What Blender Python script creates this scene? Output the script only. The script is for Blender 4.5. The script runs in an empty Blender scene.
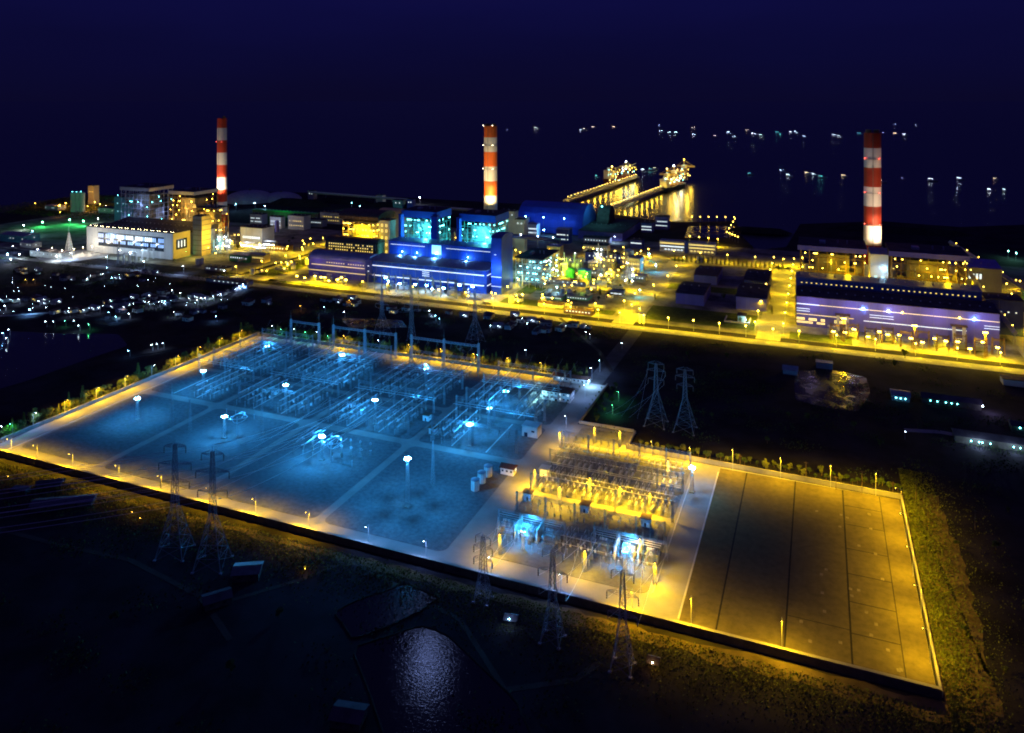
import bpy, math, random
from math import pi, sin, cos, radians, sqrt, atan2
random.seed(11)
S = bpy.context.scene
COL = S.collection
# ------------------------------------------------------------------ camera
F, H, HY = 764.0, 247.0, 99.0            # focal length in pixels, height in metres, horizon row
cd = bpy.data.cameras.new('camera'); cam = bpy.data.objects.new('camera', cd); COL.objects.link(cam)
cam.location = (0, 0, H); cam.rotation_euler = (radians(90), 0, 0)
cd.sensor_width = 36; cd.lens = F / 1024 * 36; cd.shift_y = -(366.5 - HY) / 1024
cd.clip_start = 5; cd.clip_end = 90000
S.camera = cam
# ------------------------------------------------------------------ night sky
w = bpy.data.worlds.new('World'); S.world = w; w.use_nodes = True
nt = w.node_tree; nt.nodes.clear()
out = nt.nodes.new('ShaderNodeOutputWorld'); bg = nt.nodes.new('ShaderNodeBackground')
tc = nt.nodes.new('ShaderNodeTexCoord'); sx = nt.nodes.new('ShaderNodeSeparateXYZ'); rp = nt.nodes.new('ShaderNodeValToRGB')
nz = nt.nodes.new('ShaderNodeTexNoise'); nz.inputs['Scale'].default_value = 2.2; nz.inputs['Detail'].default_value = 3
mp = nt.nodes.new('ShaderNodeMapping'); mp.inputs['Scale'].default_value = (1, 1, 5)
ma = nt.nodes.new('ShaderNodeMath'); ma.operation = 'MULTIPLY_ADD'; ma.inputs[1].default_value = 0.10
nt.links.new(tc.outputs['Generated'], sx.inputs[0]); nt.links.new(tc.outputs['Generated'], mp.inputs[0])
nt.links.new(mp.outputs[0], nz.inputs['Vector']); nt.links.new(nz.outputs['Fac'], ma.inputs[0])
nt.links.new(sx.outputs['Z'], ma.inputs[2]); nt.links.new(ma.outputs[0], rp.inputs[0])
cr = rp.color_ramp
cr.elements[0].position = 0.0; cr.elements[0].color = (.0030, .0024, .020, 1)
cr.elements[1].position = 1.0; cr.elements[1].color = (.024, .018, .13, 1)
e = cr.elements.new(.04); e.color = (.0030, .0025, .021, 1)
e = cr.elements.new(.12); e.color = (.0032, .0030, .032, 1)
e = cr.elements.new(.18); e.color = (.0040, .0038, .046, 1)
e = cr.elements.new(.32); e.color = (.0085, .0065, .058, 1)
e = cr.elements.new(.6); e.color = (.015, .011, .085, 1)  # upper stops, above the view, set brighter to light the dark ground
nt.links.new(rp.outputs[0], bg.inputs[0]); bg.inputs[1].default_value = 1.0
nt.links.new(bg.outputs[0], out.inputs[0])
# the moon, out of frame above: it draws the pale patch on the fish pond
md = bpy.data.lights.new('moon', 'SUN'); md.energy = 0.007; md.angle = radians(.8); md.color = (.30, .42, 1)
mo = bpy.data.objects.new('moon', md); COL.objects.link(mo)
from mathutils import Vector
mo.rotation_euler = Vector((-.11, 1, .734)).to_track_quat('Z', 'Y').to_euler()
vs = S.view_settings; vs.view_transform = 'Standard'; vs.look = 'None'; vs.exposure = 0; vs.gamma = 1; vs.use_curve_mapping = False
cy = S.cycles
cy.use_denoising = True; cy.denoiser = 'OPENIMAGEDENOISE'; cy.denoising_input_passes = 'RGB_ALBEDO_NORMAL'; cy.denoising_prefilter = 'ACCURATE'; cy.use_light_tree = True; cy.max_bounces = 4; cy.diffuse_bounces = 1; cy.glossy_bounces = 2
cy.sample_clamp_indirect = 2.0; cy.sample_clamp_direct = 0; cy.caustics_reflective = False; cy.caustics_refractive = False
cy.filter_width = 1.9; cy.use_adaptive_sampling = False
# ------------------------------------------------------------------ frame of the site: u runs along the yard wall, v away from it
UX, UY = .9273, -.3743
RZ = atan2(UY, UX)
def W(u, v, z=0.0): return (u * UX - v * UY, u * UY + v * UX, z)
def at(px, py, z=0.0):
    Y = F * (H - z) / (py - HY); return ((px - 512) / F * Y, Y, z)
def uv(px, py, z=0.0):
    X, Y, _ = at(px, py, z); return (X * UX + Y * UY, -X * UY + Y * UX)
def Uat(px, v):
    r = (px - 512) / F; return -v * (-UY - r * UX) / (UX - r * UY)
ONES = 'first second third fourth fifth sixth seventh eighth ninth tenth eleventh twelfth thirteenth fourteenth fifteenth sixteenth seventeenth eighteenth nineteenth'.split()
TENS = {2: 'twent', 3: 'thirt', 4: 'fort', 5: 'fift', 6: 'sixt', 7: 'sevent', 8: 'eight', 9: 'ninet'}
def nth(i):                                # 0 -> first
    n = i + 1
    if n < 20: return ONES[n - 1]
    if n >= 100: return 'hundred-' + nth(n - 101) if n > 100 else 'hundredth'
    t, o = divmod(n, 10)
    return TENS[t] + ('ieth' if o == 0 else 'y-' + ONES[o - 1])
# ------------------------------------------------------------------ materials
M = {}
def mat(name, col, rough=.7, metal=0.0, var=.25, scale=.35, emit=None, estr=0.0, bump=0.0, col2=None, streak=1.0, spec=.3):
    m = bpy.data.materials.new(name); m.use_nodes = True; n = m.node_tree; b = n.nodes['Principled BSDF']
    b.inputs['Roughness'].default_value = rough; b.inputs['Metallic'].default_value = metal
    b.inputs['Specular IOR Level'].default_value = spec
    b.inputs['Base Color'].default_value = (*col, 1)
    if var > 0:
        t = n.nodes.new('ShaderNodeTexCoord'); mpp = n.nodes.new('ShaderNodeMapping'); mpp.inputs['Scale'].default_value = (scale, scale, scale * streak)
        x = n.nodes.new('ShaderNodeTexNoise'); x.inputs['Scale'].default_value = 1; x.inputs['Detail'].default_value = 6; x.inputs['Roughness'].default_value = .65
        r = n.nodes.new('ShaderNodeValToRGB'); r.color_ramp.elements[0].position = .3; r.color_ramp.elements[1].position = .72
        c2 = col2 or tuple(c * (1 + var) for c in col); c1 = tuple(c * (1 - var) for c in col)
        r.color_ramp.elements[0].color = (*c1, 1); r.color_ramp.elements[1].color = (*c2, 1)
        n.links.new(t.outputs['Object'], mpp.inputs[0]); n.links.new(mpp.outputs[0], x.inputs['Vector']); n.links.new(x.outputs['Fac'], r.inputs[0])
        n.links.new(r.outputs[0], b.inputs['Base Color'])
        if bump:
            bp = n.nodes.new('ShaderNodeBump'); bp.inputs['Strength'].default_value = bump; bp.inputs['Distance'].default_value = .3
            n.links.new(x.outputs['Fac'], bp.inputs['Height']); n.links.new(bp.outputs[0], b.inputs['Normal'])
    if emit:
        b.inputs['Emission Color'].default_value = (*emit, 1); b.inputs['Emission Strength'].default_value = estr
        m.cycles.emission_sampling = 'NONE'
    M[name] = m; return m
mat('soil', (.022, .020, .026), .95, var=.55, scale=.03, bump=.4, spec=.04)
mat('grass', (.03, .038, .014), .95, var=.6, scale=.12, bump=.8, spec=.04)
mat('track_soil', (.035, .03, .025), .95, var=.5, scale=.1)
mat('dirt', (.095, .072, .04), .95, var=.5, scale=.09, bump=.8, spec=.04)
mat('concrete', (.25, .24, .22), .85, var=.18, scale=.12, spec=.04)
mat('pale_concrete', (.45, .44, .42), .85, var=.15, scale=.2, spec=.04)
mat('road', (.24, .235, .22), .85, var=.16, scale=.08, spec=.04)
mat('asphalt', (.07, .07, .07), .8, var=.3, scale=.1, spec=.04)
mat('gravel', (.13, .135, .14), .95, var=.3, scale=.35, bump=.3, spec=.04)
mat('paving', (.112, .092, .045), .9, var=.22, scale=.25, spec=.04)
mat('old_patch', (.19, .16, .11), .9, var=.3, scale=.5, spec=.04)
mat('joint', (.03, .028, .024), .95, var=.2, spec=.04)
mat('plant_ground', (.21, .20, .15), .9, var=.8, scale=.03, spec=.04)
mat('lawn', (.07, .09, .02), .95, var=.5, scale=.2, spec=.04)
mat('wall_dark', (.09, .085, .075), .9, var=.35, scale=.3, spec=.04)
mat('white_paint', (.75, .75, .73), .6, var=.08, scale=.15, streak=.1)
mat('cream', (.62, .60, .52), .7, var=.1, scale=.15)
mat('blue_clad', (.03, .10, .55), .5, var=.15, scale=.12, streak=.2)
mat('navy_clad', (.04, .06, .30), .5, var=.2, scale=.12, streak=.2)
mat('lilac_clad', (.21, .18, .46), .55, var=.12, scale=.12, streak=.2, spec=.04)
mat('grey_clad', (.30, .30, .36), .6, var=.2, scale=.12, streak=.3, spec=.04)
mat('dark_roof', (.06, .055, .07), .8, var=.4, scale=.1, spec=.04)
mat('brown_roof', (.12, .075, .05), .8, var=.3, scale=.15)
mat('tile_roof', (.10, .045, .035), .85, var=.3, scale=.3)
mat('tin_roof', (.22, .22, .26), .5, var=.35, scale=.3)
mat('field_tin', (.06, .06, .08), .5, var=.4, scale=.5)
mat('galvanised', (.27, .26, .31), .5, .1, var=.15, scale=.5)
mat('steel', (.27, .28, .30), .5, .3, var=.2, scale=.5)
mat('pale_steel', (.40, .42, .44), .5, .2, var=.15, scale=.5)
mat('dark_steel', (.16, .14, .11), .6, .3, var=.3, scale=.4)
mat('brown_steel', (.20, .13, .06), .6, .2, var=.3, scale=.4)
mat('ceramic', (.20, .17, .15), .3, var=.12, scale=1)
mat('aluminium', (.75, .76, .78), .3, .5, var=.08)
mat('brick_red_paint', (.30, .032, .012), .6, var=.12, scale=.1, streak=.15)
mat('red_paint', (.55, .05, .015), .6, var=.12, scale=.1, streak=.15)
mat('orange_paint', (.75, .14, .02), .6, var=.1, scale=.1, streak=.15)
mat('chimney_white', (.72, .68, .60), .6, var=.08, scale=.1, streak=.15)
mat('green_paint', (.05, .30, .10), .6, var=.15)
mat('teal_clad', (.12, .42, .38), .6, var=.2, scale=.1)
mat('yellow_clad', (.72, .55, .18), .6, var=.1, scale=.15)
mat('coal', (.02, .02, .022), .95, var=.4, scale=.08, bump=.8, spec=.04)
mat('hull', (.12, .03, .02), .6, var=.2); mat('hull_blue', (.03, .06, .14), .6, var=.2)
mat('bark', (.10, .07, .045), .95, var=.3, scale=1)
mat('leaf_dark', (.05, .075, .025), .85, var=.45, scale=.6, spec=.04)
mat('leaf_mid', (.10, .12, .03), .85, var=.45, scale=.6, spec=.04)
mat('leaf_light', (.16, .17, .04), .85, var=.4, scale=.6, spec=.04)
mat('glass_dark', (.02, .03, .05), .15, var=0, spec=.6)
mat('mud', (.03, .025, .02), .8, var=.4, scale=.2, spec=.04)
YC, BC, WC, GC, CC = (1, .66, .003), (.028, .34, .90), (.75, .88, 1), (.05, 1, .25), (.10, .85, 1)
OC = (1, .45, .03); YW = (1, .56, .003)
def bulbmat(n, c, s): mat(n, (.8, .8, .8), .5, var=0, emit=c, estr=s)
bulbmat('bulb_yellow', (1, .62, .10), 55); bulbmat('bulb_blue', (.25, .65, 1), 130); bulbmat('bulb_white', (.70, .88, 1), 70)
bulbmat('bulb_green', (.15, 1, .45), 70); bulbmat('bulb_cyan', (.18, .92, 1), 22); bulbmat('bulb_warm', (1, .80, .45), 55)
bulbmat('bulb_red', (1, .08, .05), 30); bulbmat('bulb_amber', (1, .60, .06), 26)
bulbmat('bulb_sodium', (1, .64, .14), 34)
bulbmat('lit_white', (.80, .95, 1), 1.3); bulbmat('lit_yellow', (1, .70, .12), 1.3); bulbmat('lit_blue', (.10, .35, 1), .8); bulbmat('lit_cyan', (.3, .9, 1), 1.1)
# water
def watermat(name, rough, scale, bump, col=(.004, .006, .012)):
    m = bpy.data.materials.new(name); m.use_nodes = True; n = m.node_tree; b = n.nodes['Principled BSDF']
    b.inputs['Base Color'].default_value = (*col, 1); b.inputs['Roughness'].default_value = rough; b.inputs['IOR'].default_value = 1.33
    t = n.nodes.new('ShaderNodeTexCoord'); x = n.nodes.new('ShaderNodeTexNoise'); x.inputs['Scale'].default_value = scale; x.inputs['Detail'].default_value = 4
    bp = n.nodes.new('ShaderNodeBump'); bp.inputs['Strength'].default_value = bump; bp.inputs['Distance'].default_value = .10 if 'ripp' in name else 1
    n.links.new(t.outputs['Object'], x.inputs['Vector']); n.links.new(x.outputs['Fac'], bp.inputs['Height']); n.links.new(bp.outputs[0], b.inputs['Normal'])
    if 'amber' in name:                     # wind-ruffled and calm patches
        y = n.nodes.new('ShaderNodeTexNoise'); y.inputs['Scale'].default_value = .06; y.inputs['Detail'].default_value = 5; y.inputs['Distortion'].default_value = 1.2
        q = n.nodes.new('ShaderNodeMapRange'); q.inputs['From Min'].default_value = .42; q.inputs['From Max'].default_value = .58; q.inputs['To Min'].default_value = .10; q.inputs['To Max'].default_value = .29
        n.links.new(t.outputs['Object'], y.inputs['Vector']); n.links.new(y.outputs['Fac'], q.inputs['Value']); n.links.new(q.outputs[0], b.inputs['Roughness'])
    M[name] = m
watermat('sea', .24, .04, .05); watermat('pond', .12, .5, .06); watermat('rippled_pond', .055, .9, .28); watermat('amber_water', .33, .6, .12, (.008, .006, .003))
# ------------------------------------------------------------------ mesh helpers
class MB:
    def __init__(s): s.v = []; s.f = []
    def box(s, x0, x1, y0, y1, z0, z1):
        i = len(s.v); s.v += [(x0, y0, z0), (x1, y0, z0), (x1, y1, z0), (x0, y1, z0), (x0, y0, z1), (x1, y0, z1), (x1, y1, z1), (x0, y1, z1)]
        s.f += [(i, i+3, i+2, i+1), (i+4, i+5, i+6, i+7), (i, i+1, i+5, i+4), (i+1, i+2, i+6, i+5), (i+2, i+3, i+7, i+6), (i+3, i, i+4, i+7)]
        return s
    def bar(s, p, q, t, n=4, t2=None):
        p = Vector(p); q = Vector(q); d = (q - p)
        if d.length < 1e-6: return s
        d.normalize(); a = d.orthogonal().normalized(); b = d.cross(a); i = len(s.v); t2 = t if t2 is None else t2
        for c, r in ((p, t), (q, t2)):
            for k in range(n):
                an = 2 * pi * (k + .5) / n; s.v.append(tuple(c + (a * cos(an) + b * sin(an)) * r * .5))
        for k in range(n): s.f.append((i+k, i+(k+1) % n, i+n+(k+1) % n, i+n+k))
        s.f.append(tuple(i+k for k in reversed(range(n)))); s.f.append(tuple(i+n+k for k in range(n)))
        return s
    def cyl(s, x, y, z0, z1, r0, r1=None, n=16):
        r1 = r0 if r1 is None else r1; i = len(s.v)
        for z, r in ((z0, r0), (z1, r1)):
            for k in range(n): s.v.append((x + r * cos(2*pi*k/n), y + r * sin(2*pi*k/n), z))
        for k in range(n): s.f.append((i+k, i+(k+1) % n, i+n+(k+1) % n, i+n+k))
        s.f.append(tuple(i+k for k in reversed(range(n)))); s.f.append(tuple(i+n+k for k in range(n)))
        return s
    def prism(s, poly, z0, z1):
        n = len(poly); i = len(s.v)
        a = sum(poly[k][0]*poly[(k+1) % n][1] - poly[(k+1) % n][0]*poly[k][1] for k in range(n))
        if a < 0: poly = poly[::-1]
        s.v += [(x, y, z0) for x, y in poly] + [(x, y, z1) for x, y in poly]
        for k in range(n): s.f.append((i+k, i+(k+1) % n, i+n+(k+1) % n, i+n+k))
        s.f.append(tuple(i+k for k in reversed(range(n)))); s.f.append(tuple(i+n+k for k in range(n)))
        return s
    def barrel(s, x0, x1, y0, y1, z0, z1, n=10, cap=True):        # half-round roof, axis along x
        i = len(s.v)
        for x in (x0, x1):
            for k in range(n + 1):
                a = pi * k / n; s.v.append((x, (y0+y1)/2 - cos(a) * (y1-y0)/2, z0 + sin(a) * (z1-z0)))
        m = n + 1
        for k in range(n): s.f.append((i+k, i+k+1, i+m+k+1, i+m+k)[::-1])
        s.f.append(tuple(i+k for k in range(m))); s.f.append(tuple(i+m+k for k in reversed(range(m))))
        s.f.append((i, i+m, i+m+n, i+n)[::-1])
        return s
    def gable(s, x0, x1, y0, y1, z0, z1):
        ym = (y0+y1)/2; i = len(s.v)
        s.v += [(x0, y0, z0), (x1, y0, z0), (x1, y1, z0), (x0, y1, z0), (x0, ym, z1), (x1, ym, z1)]
        s.f += [(i, i+1, i+5, i+4), (i+2, i+3, i+4, i+5), (i, i+4, i+3), (i+1, i+2, i+5), (i, i+3, i+2, i+1)]; return s
    def hip(s, x0, x1, y0, y1, z0, z1):
        ym = (y0+y1)/2; d = (y1-y0)/2; i = len(s.v)
        s.v += [(x0, y0, z0), (x1, y0, z0), (x1, y1, z0), (x0, y1, z0), (x0+d, ym, z1), (x1-d, ym, z1)]
        s.f += [(i, i+1, i+5, i+4), (i+2, i+3, i+4, i+5), (i, i+4, i+3), (i+1, i+2, i+5), (i, i+3, i+2, i+1)]; return s
    def ball(s, x, y, z, r, rz=None, n=8, m=5):
        rz = rz or r; i = len(s.v); s.v.append((x, y, z + rz))
        for j in range(1, m):
            t = pi * j / m
            for k in range(n): s.v.append((x + r*sin(t)*cos(2*pi*k/n), y + r*sin(t)*sin(2*pi*k/n), z + rz*cos(t)))
        s.v.append((x, y, z - rz)); L = len(s.v) - 1
        for k in range(n):
            s.f.append((i, i+1+k, i+1+(k+1) % n)); s.f.append((L, L-n+(k+1) % n, L-n+k))
            for j in range(m-2): a = i+1+j*n; s.f.append((a+k, a+n+k, a+n+(k+1) % n, a+(k+1) % n))
        return s
    def lattice(s, x, y, z0, z1, w0, w1, n, t, tb=None, d0=None, d1=None):   # square tapered mast with X bracing
        tb = tb or t * .6; d0 = d0 or w0; d1 = d1 or w1
        def c(k, f):
            ww = w0 + (w1-w0)*f; dd = d0 + (d1-d0)*f
            return (x + (-1, 1, 1, -1)[k % 4]*ww/2, y + (-1, -1, 1, 1)[k % 4]*dd/2, z0 + (z1-z0)*f)
        for k in range(4):
            s.bar(c(k, 0), c(k, 1), t)
            for j in range(n):
                a, b = j/n, (j+1)/n
                s.bar(c(k, a), c(k+1, b), tb); s.bar(c(k+1, a), c(k, b), tb)
                s.bar(c(k, b), c(k+1, b), tb)
        return s
    def beam(s, p, q, w, n, t):                                     # lattice box beam between two points (along x mostly)
        p = Vector(p); q = Vector(q); d = (q-p)/n; dn = d.normalized(); a = Vector((-dn.y, dn.x, 0)).normalized()*w/2; b = Vector((0, 0, w/2))
        cs = [a+b, a-b, -a-b, -a+b]
        for k in range(4):
            s.bar(p+cs[k], q+cs[k], t)
            for j in range(n):
                s.bar(p+d*j+cs[k], p+d*(j+1)+cs[(k+1) % 4], t*.6)
        return s
    def build(s, name, m, parent=None, loc=None, rz=None):
        me = bpy.data.meshes.new(name); me.from_pydata(s.v, [], s.f); me.update()
        me.materials.append(M[m] if isinstance(m, str) else m)
        return link(name, me, parent, loc, rz)
KIDS = {}
def link(name, data, parent=None, loc=None, rz=None):
    o = bpy.data.objects.new(name, data); COL.objects.link(o)
    if parent is not None: o.parent = parent; KIDS.setdefault(parent.name, []).append(o)
    if loc is not None: o.location = loc
    if rz is not None: o.rotation_euler = (0, 0, rz)
    return o
def T(name, label, cat, u, v, z=0.0, rz=0.0, group=None):
    o = bpy.data.objects.new(name, None); COL.objects.link(o); o.location = W(u, v, z); o.rotation_euler = (0, 0, RZ + rz)
    o['label'] = label; o['category'] = cat
    if group: o['group'] = group
    o.empty_display_size = 1
    return o
def single(mb, name, label, cat, m, u=0, v=0, z=0, rz=0, group=None):
    o = mb.build(name, m, None, W(u, v, z), RZ + rz); o['label'] = label; o['category'] = cat
    if group: o['group'] = group
    return o
def struct(mb, name, m, z=0.0, kind='structure'):                  # built in u,v coordinates
    o = mb.build(name, m, None, (0, 0, z), RZ); o['kind'] = kind; return o
def dup(root, u, v, z=0.0, rz=0.0, label=None, group=None, sc=None):
    def cp(o, par):
        c = o.copy(); COL.objects.link(c)
        if par is not None: c.parent = par; KIDS.setdefault(par.name, []).append(c)
        for k in KIDS.get(o.name, []): cp(k, c)
        return c
    r = cp(root, None); r.location = W(u, v, z); r.rotation_euler = (0, 0, RZ + rz)
    if label: r['label'] = label
    if group: r['group'] = group
    if sc: r.scale = sc if isinstance(sc, tuple) else (sc, sc, sc)
    return r
class Series:                                                       # the first call builds, the others copy
    def __init__(s, make): s.make = make; s.first = None
    def put(s, u, v, z=0.0, rz=0.0, label=None, group=None, sc=None):
        if s.first is None:
            r = s.first = s.make(); s.sc0 = 1
            r.location = W(u, v, z); r.rotation_euler = (0, 0, RZ + rz)
            if label: r['label'] = label
            if group: r['group'] = group
            if sc: r.scale = sc if isinstance(sc, tuple) else (sc, sc, sc)
            return r
        return dup(s.first, u, v, z, rz, label, group, sc or (1, 1, 1))
LD = {}
def lamp(parent, x, y, z, power, col, kind='POINT', r=.6, name='lamp_light', tgt=None, ang=150, blend=.6):
    key = (power, col, kind, r, ang)
    if key not in LD:
        d = bpy.data.lights.new(name, kind); d.energy = power; d.color = col; d.shadow_soft_size = r
        if kind == 'SPOT': d.spot_size = radians(ang); d.spot_blend = blend
        LD[key] = d
    o = link(name, LD[key], parent, (x, y, z))
    if tgt is not None: o.rotation_euler = (Vector((x, y, z)) - Vector(tgt)).to_track_quat('Z', 'Y').to_euler()
    return o
BM = {}
def bulb(parent, x, y, z, r, m, name='lamp', rz=None):
    key = (r, m, rz)
    if key not in BM:
        b = MB().ball(0, 0, 0, r, rz, 6, 4); me = bpy.data.meshes.new(name); me.from_pydata(b.v, [], b.f); me.materials.append(M[m]); BM[key] = me
    return link(name, BM[key], parent, (x, y, z))
QM = {}
def plate(parent, name, m, x, y, z, wx, wy, wz):                    # small shared-mesh block (window, door ...), centre x,y,z
    key = (m, round(wx, 2), round(wy, 2), round(wz, 2), name)
    if key not in QM:
        b = MB().box(-wx/2, wx/2, -wy/2, wy/2, -wz/2, wz/2); me = bpy.data.meshes.new(name); me.from_pydata(b.v, [], b.f); me.materials.append(M[m]); QM[key] = me
    return link(name, QM[key], parent, (x, y, z))
# ================================================================== TERRAIN, SEA, ROADS
sea = MB().box(-60000, 60000, -8000, 80000, -4, -2).build('sea', 'sea'); sea['kind'] = 'structure'
coast = [at(*p)[:2] for p in [(-900, 222), (-300, 222), (-20, 219), (25, 207), (60, 198), (115, 195), (230, 191), (330, 193), (450, 200), (540, 205), (600, 212), (660, 221),
         (690, 222), (736, 221), (742, 236), (756, 250), (786, 247), (800, 224), (880, 221), (960, 227), (1040, 224), (1300, 222), (1900, 222)]]
land = coast + [(9000, 1500), (9000, -3000), (-9000, -3000), (-9000, 1500)]
g = MB().prism(land, -3.5, 0).build('ground', 'soil'); g['kind'] = 'structure'
def sheet(name, m, polys, z0, z1, kind='structure'):
    b = MB()
    for p in polys: b.prism(p, z0, z1)
    return struct(b, name, m, 0, kind)
def rect(u0, u1, v0, v1, c=0.0):
    if c <= 0: return [(u0, v0), (u1, v0), (u1, v1), (u0, v1)]
    pts = []
    for cx, cy_, a0 in ((u0+c, v0+c, pi), (u1-c, v0+c, 1.5*pi), (u1-c, v1-c, 0), (u0+c, v1-c, .5*pi)):
        for k in range(5): a = a0 + k*pi/8; pts.append((cx + c*cos(a), cy_ + c*sin(a)))
    return pts
def pxpoly(l): return [uv(*p) for p in l]
# substation platform: concrete roads with raised gravel pads
YARD = [(-546, 359), (45, 359), (45, 526), (-127, 530), (-127, 557), (-171, 557), (-171, 641), (-546, 641)]
sheet('yard_road', 'road', [YARD], -.5, .05)
U4 = [(-528, -453), (-447, -365), (-359, -276), (-270, -190)]
for a, b in U4:
    sheet('gravel_pad', 'gravel', [rect(a, b, 372, 478, 5)], 0, .17)
    sheet('gravel_pad', 'gravel', [rect(a, b, 486, 540, 4)], 0, .17)
    sheet('gravel_pad', 'gravel', [rect(a, b, 546, 626, 4)], 0, .17)
sheet('gravel_pad', 'gravel', [rect(-170, -80, 378, 446, 5)], 0, .17)
sheet('gravel_pad', 'gravel', [rect(-170, -80, 452, 520, 5)], 0, .17)
sheet('gravel_pad', 'gravel', [rect(-166, -132, 526, 552, 3)], 0, .17)
sheet('paved_lot', 'paving', [rect(-62, 44.9, 359.9, 526)], 0, .12)
sheet('paving_joint', 'joint', [rect(-45.4, -44.6, 361, 526), rect(-15.4, -14.6, 361, 526), rect(12.6, 13.4, 361, 525), rect(33.7, 34.1, 361, 525)] +
      [rect(13.4, 33.7, v, v+.5) for v in (386, 410, 434, 458, 484, 506)] + [rect(-14.6, 12.6, 388, 388.4)], .1, .135)
random.seed(15)
sheet('concrete_patch', 'old_patch', [rect(u, u+1.6, v, v+2.2, .3) for u, v in [(random.uniform(-10, 32), random.uniform(366, 500)) for _ in range(26)]], .1, .137)
sheet('cable_trench', 'pale_concrete', [rect(a+k*(b-a)/3-.5, a+k*(b-a)/3+.5, 488, 538) for a, b in U4 for k in (1, 2)] +
      [rect(a+k*(b-a)/3-.5, a+k*(b-a)/3+.5, 549, 623) for a, b in U4 for k in (1, 2)] + [rect(-168, -82, 411, 412), rect(-168, -82, 489, 490)], .1, .21)
sheet('kerb', 'pale_concrete', [rect(-63, -62.2, 366, 520), rect(-531, -530.4, 364, 634), rect(-78, -77.4, 380, 518)], 0, .25)
# access road to the gate, main road, plant streets
sheet('access_road', 'asphalt', [rect(-190, -175, 641, 806)], 0, .04)
sheet('main_road', 'road', [rect(-1700, 420, 806, 822)], 0, .05)
sheet('road_marking', 'white_paint', [rect(u, u+5, 813.8, 814.2) for u in range(-900, 300, 16)], .04, .06)
sheet('plant_yard', 'plant_ground', [rect(-1500, -760, 860, 1210), rect(-750, 300, 836, 1320)], 0, .03)
STREETS = [rect(-62, -38, 824, 1210), rect(-214, -190, 824, 1190), rect(-384, -366, 836, 1100), rect(-300, -40, 1176, 1190),
           rect(-700, -686, 836, 1250), rect(-760, -600, 836, 850), rect(-380, -214, 838, 848), rect(-380, -214, 960, 970), rect(-900, -760, 1000, 1014), rect(180, 196, 824, 1200)]
sheet('plant_street', 'road', STREETS, 0, .08)
sheet('lawn', 'lawn', [rect(-186, -66, 852, 912), rect(-186, -66, 1000, 1030), rect(-362, -300, 855, 880), rect(-290, -220, 852, 870), rect(-680, -590, 838, 845),
      rect(-360, -340, 905, 955), rect(-740, -705, 860, 990), rect(-30, 30, 838, 862)], 0, .1, 'stuff')
# embankment strips beyond the walls
def jag(pts, step=7, amp=2.2):
    o = []
    for (a, b), (c, d) in zip(pts, pts[1:] + pts[:1]):
        n = max(1, int(sqrt((c-a)**2+(d-b)**2)/step))
        for k in range(n): o.append((a+(c-a)*k/n + random.uniform(-amp, amp)*(k > 0), b+(d-b)*k/n + random.uniform(-amp, amp)*(k > 0)))
    return o
sheet('embankment', 'dirt', [[(-560, 356.2)] + jag([(-560, 345), (-300, 345), (60, 344), (66, 356.2)])[:-1], [(47.3, 356.4)] + jag([(68, 356.4), (71, 450), (68, 540), (50, 545)])[:-1] + [(47.3, 540)]], 0, .05)
# fish ponds, lagoon, canal (with raised mud rims)
def pond(name, pts, m='pond', rim=1.0):
    p = pxpoly(pts); cx = sum(q[0] for q in p)/len(p); cy_ = sum(q[1] for q in p)/len(p)
    # round the outline a little
    o = []
    for i, a in enumerate(p):
        b = p[(i+1) % len(p)]
        o += [(a[0]*.93+b[0]*.07, a[1]*.93+b[1]*.07), (a[0]*.5+b[0]*.5 + random.uniform(-1, 1), a[1]*.5+b[1]*.5 + random.uniform(-1, 1)), (a[0]*.07+b[0]*.93, a[1]*.07+b[1]*.93)]
    w_ = sheet(name, m, [o], 0, .12)
    if rim:
        b = MB()
        for i, a in enumerate(o):
            c = o[(i+1) % len(o)]; b.bar((*a, .1), (*c, .1), rim, 6)
        struct(b, 'pond_bank', 'mud')
    return w_
pond('fish_pond', [(352, 648), (420, 626), (450, 637), (515, 700), (545, 760), (392, 760)], 'rippled_pond')
pond('fish_pond', [(334, 613), (364, 598), (405, 583), (440, 598), (420, 612), (353, 640)])
pond('lagoon', [(-60, 347), (0, 331), (60, 334), (118, 334), (128, 346), (80, 362), (30, 380), (-20, 395), (-80, 415)], rim=0)
pond('amber_pond', [(795, 371), (832, 370), (866, 377), (870, 394), (858, 412), (828, 408), (795, 400)], 'amber_water', rim=0)
pond('canal', [(340, 318), (402, 320), (408, 328), (350, 328)], 'amber_water', rim=0)
pond('cooling_basin', [(688, 226), (736, 226), (730, 238), (684, 238)], 'amber_water', rim=0)
sheet('dike', 'soil', [pxpoly([(120, 353), (165, 346), (215, 338), (218, 343), (168, 351), (124, 358)])], 0, .5)
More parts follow.
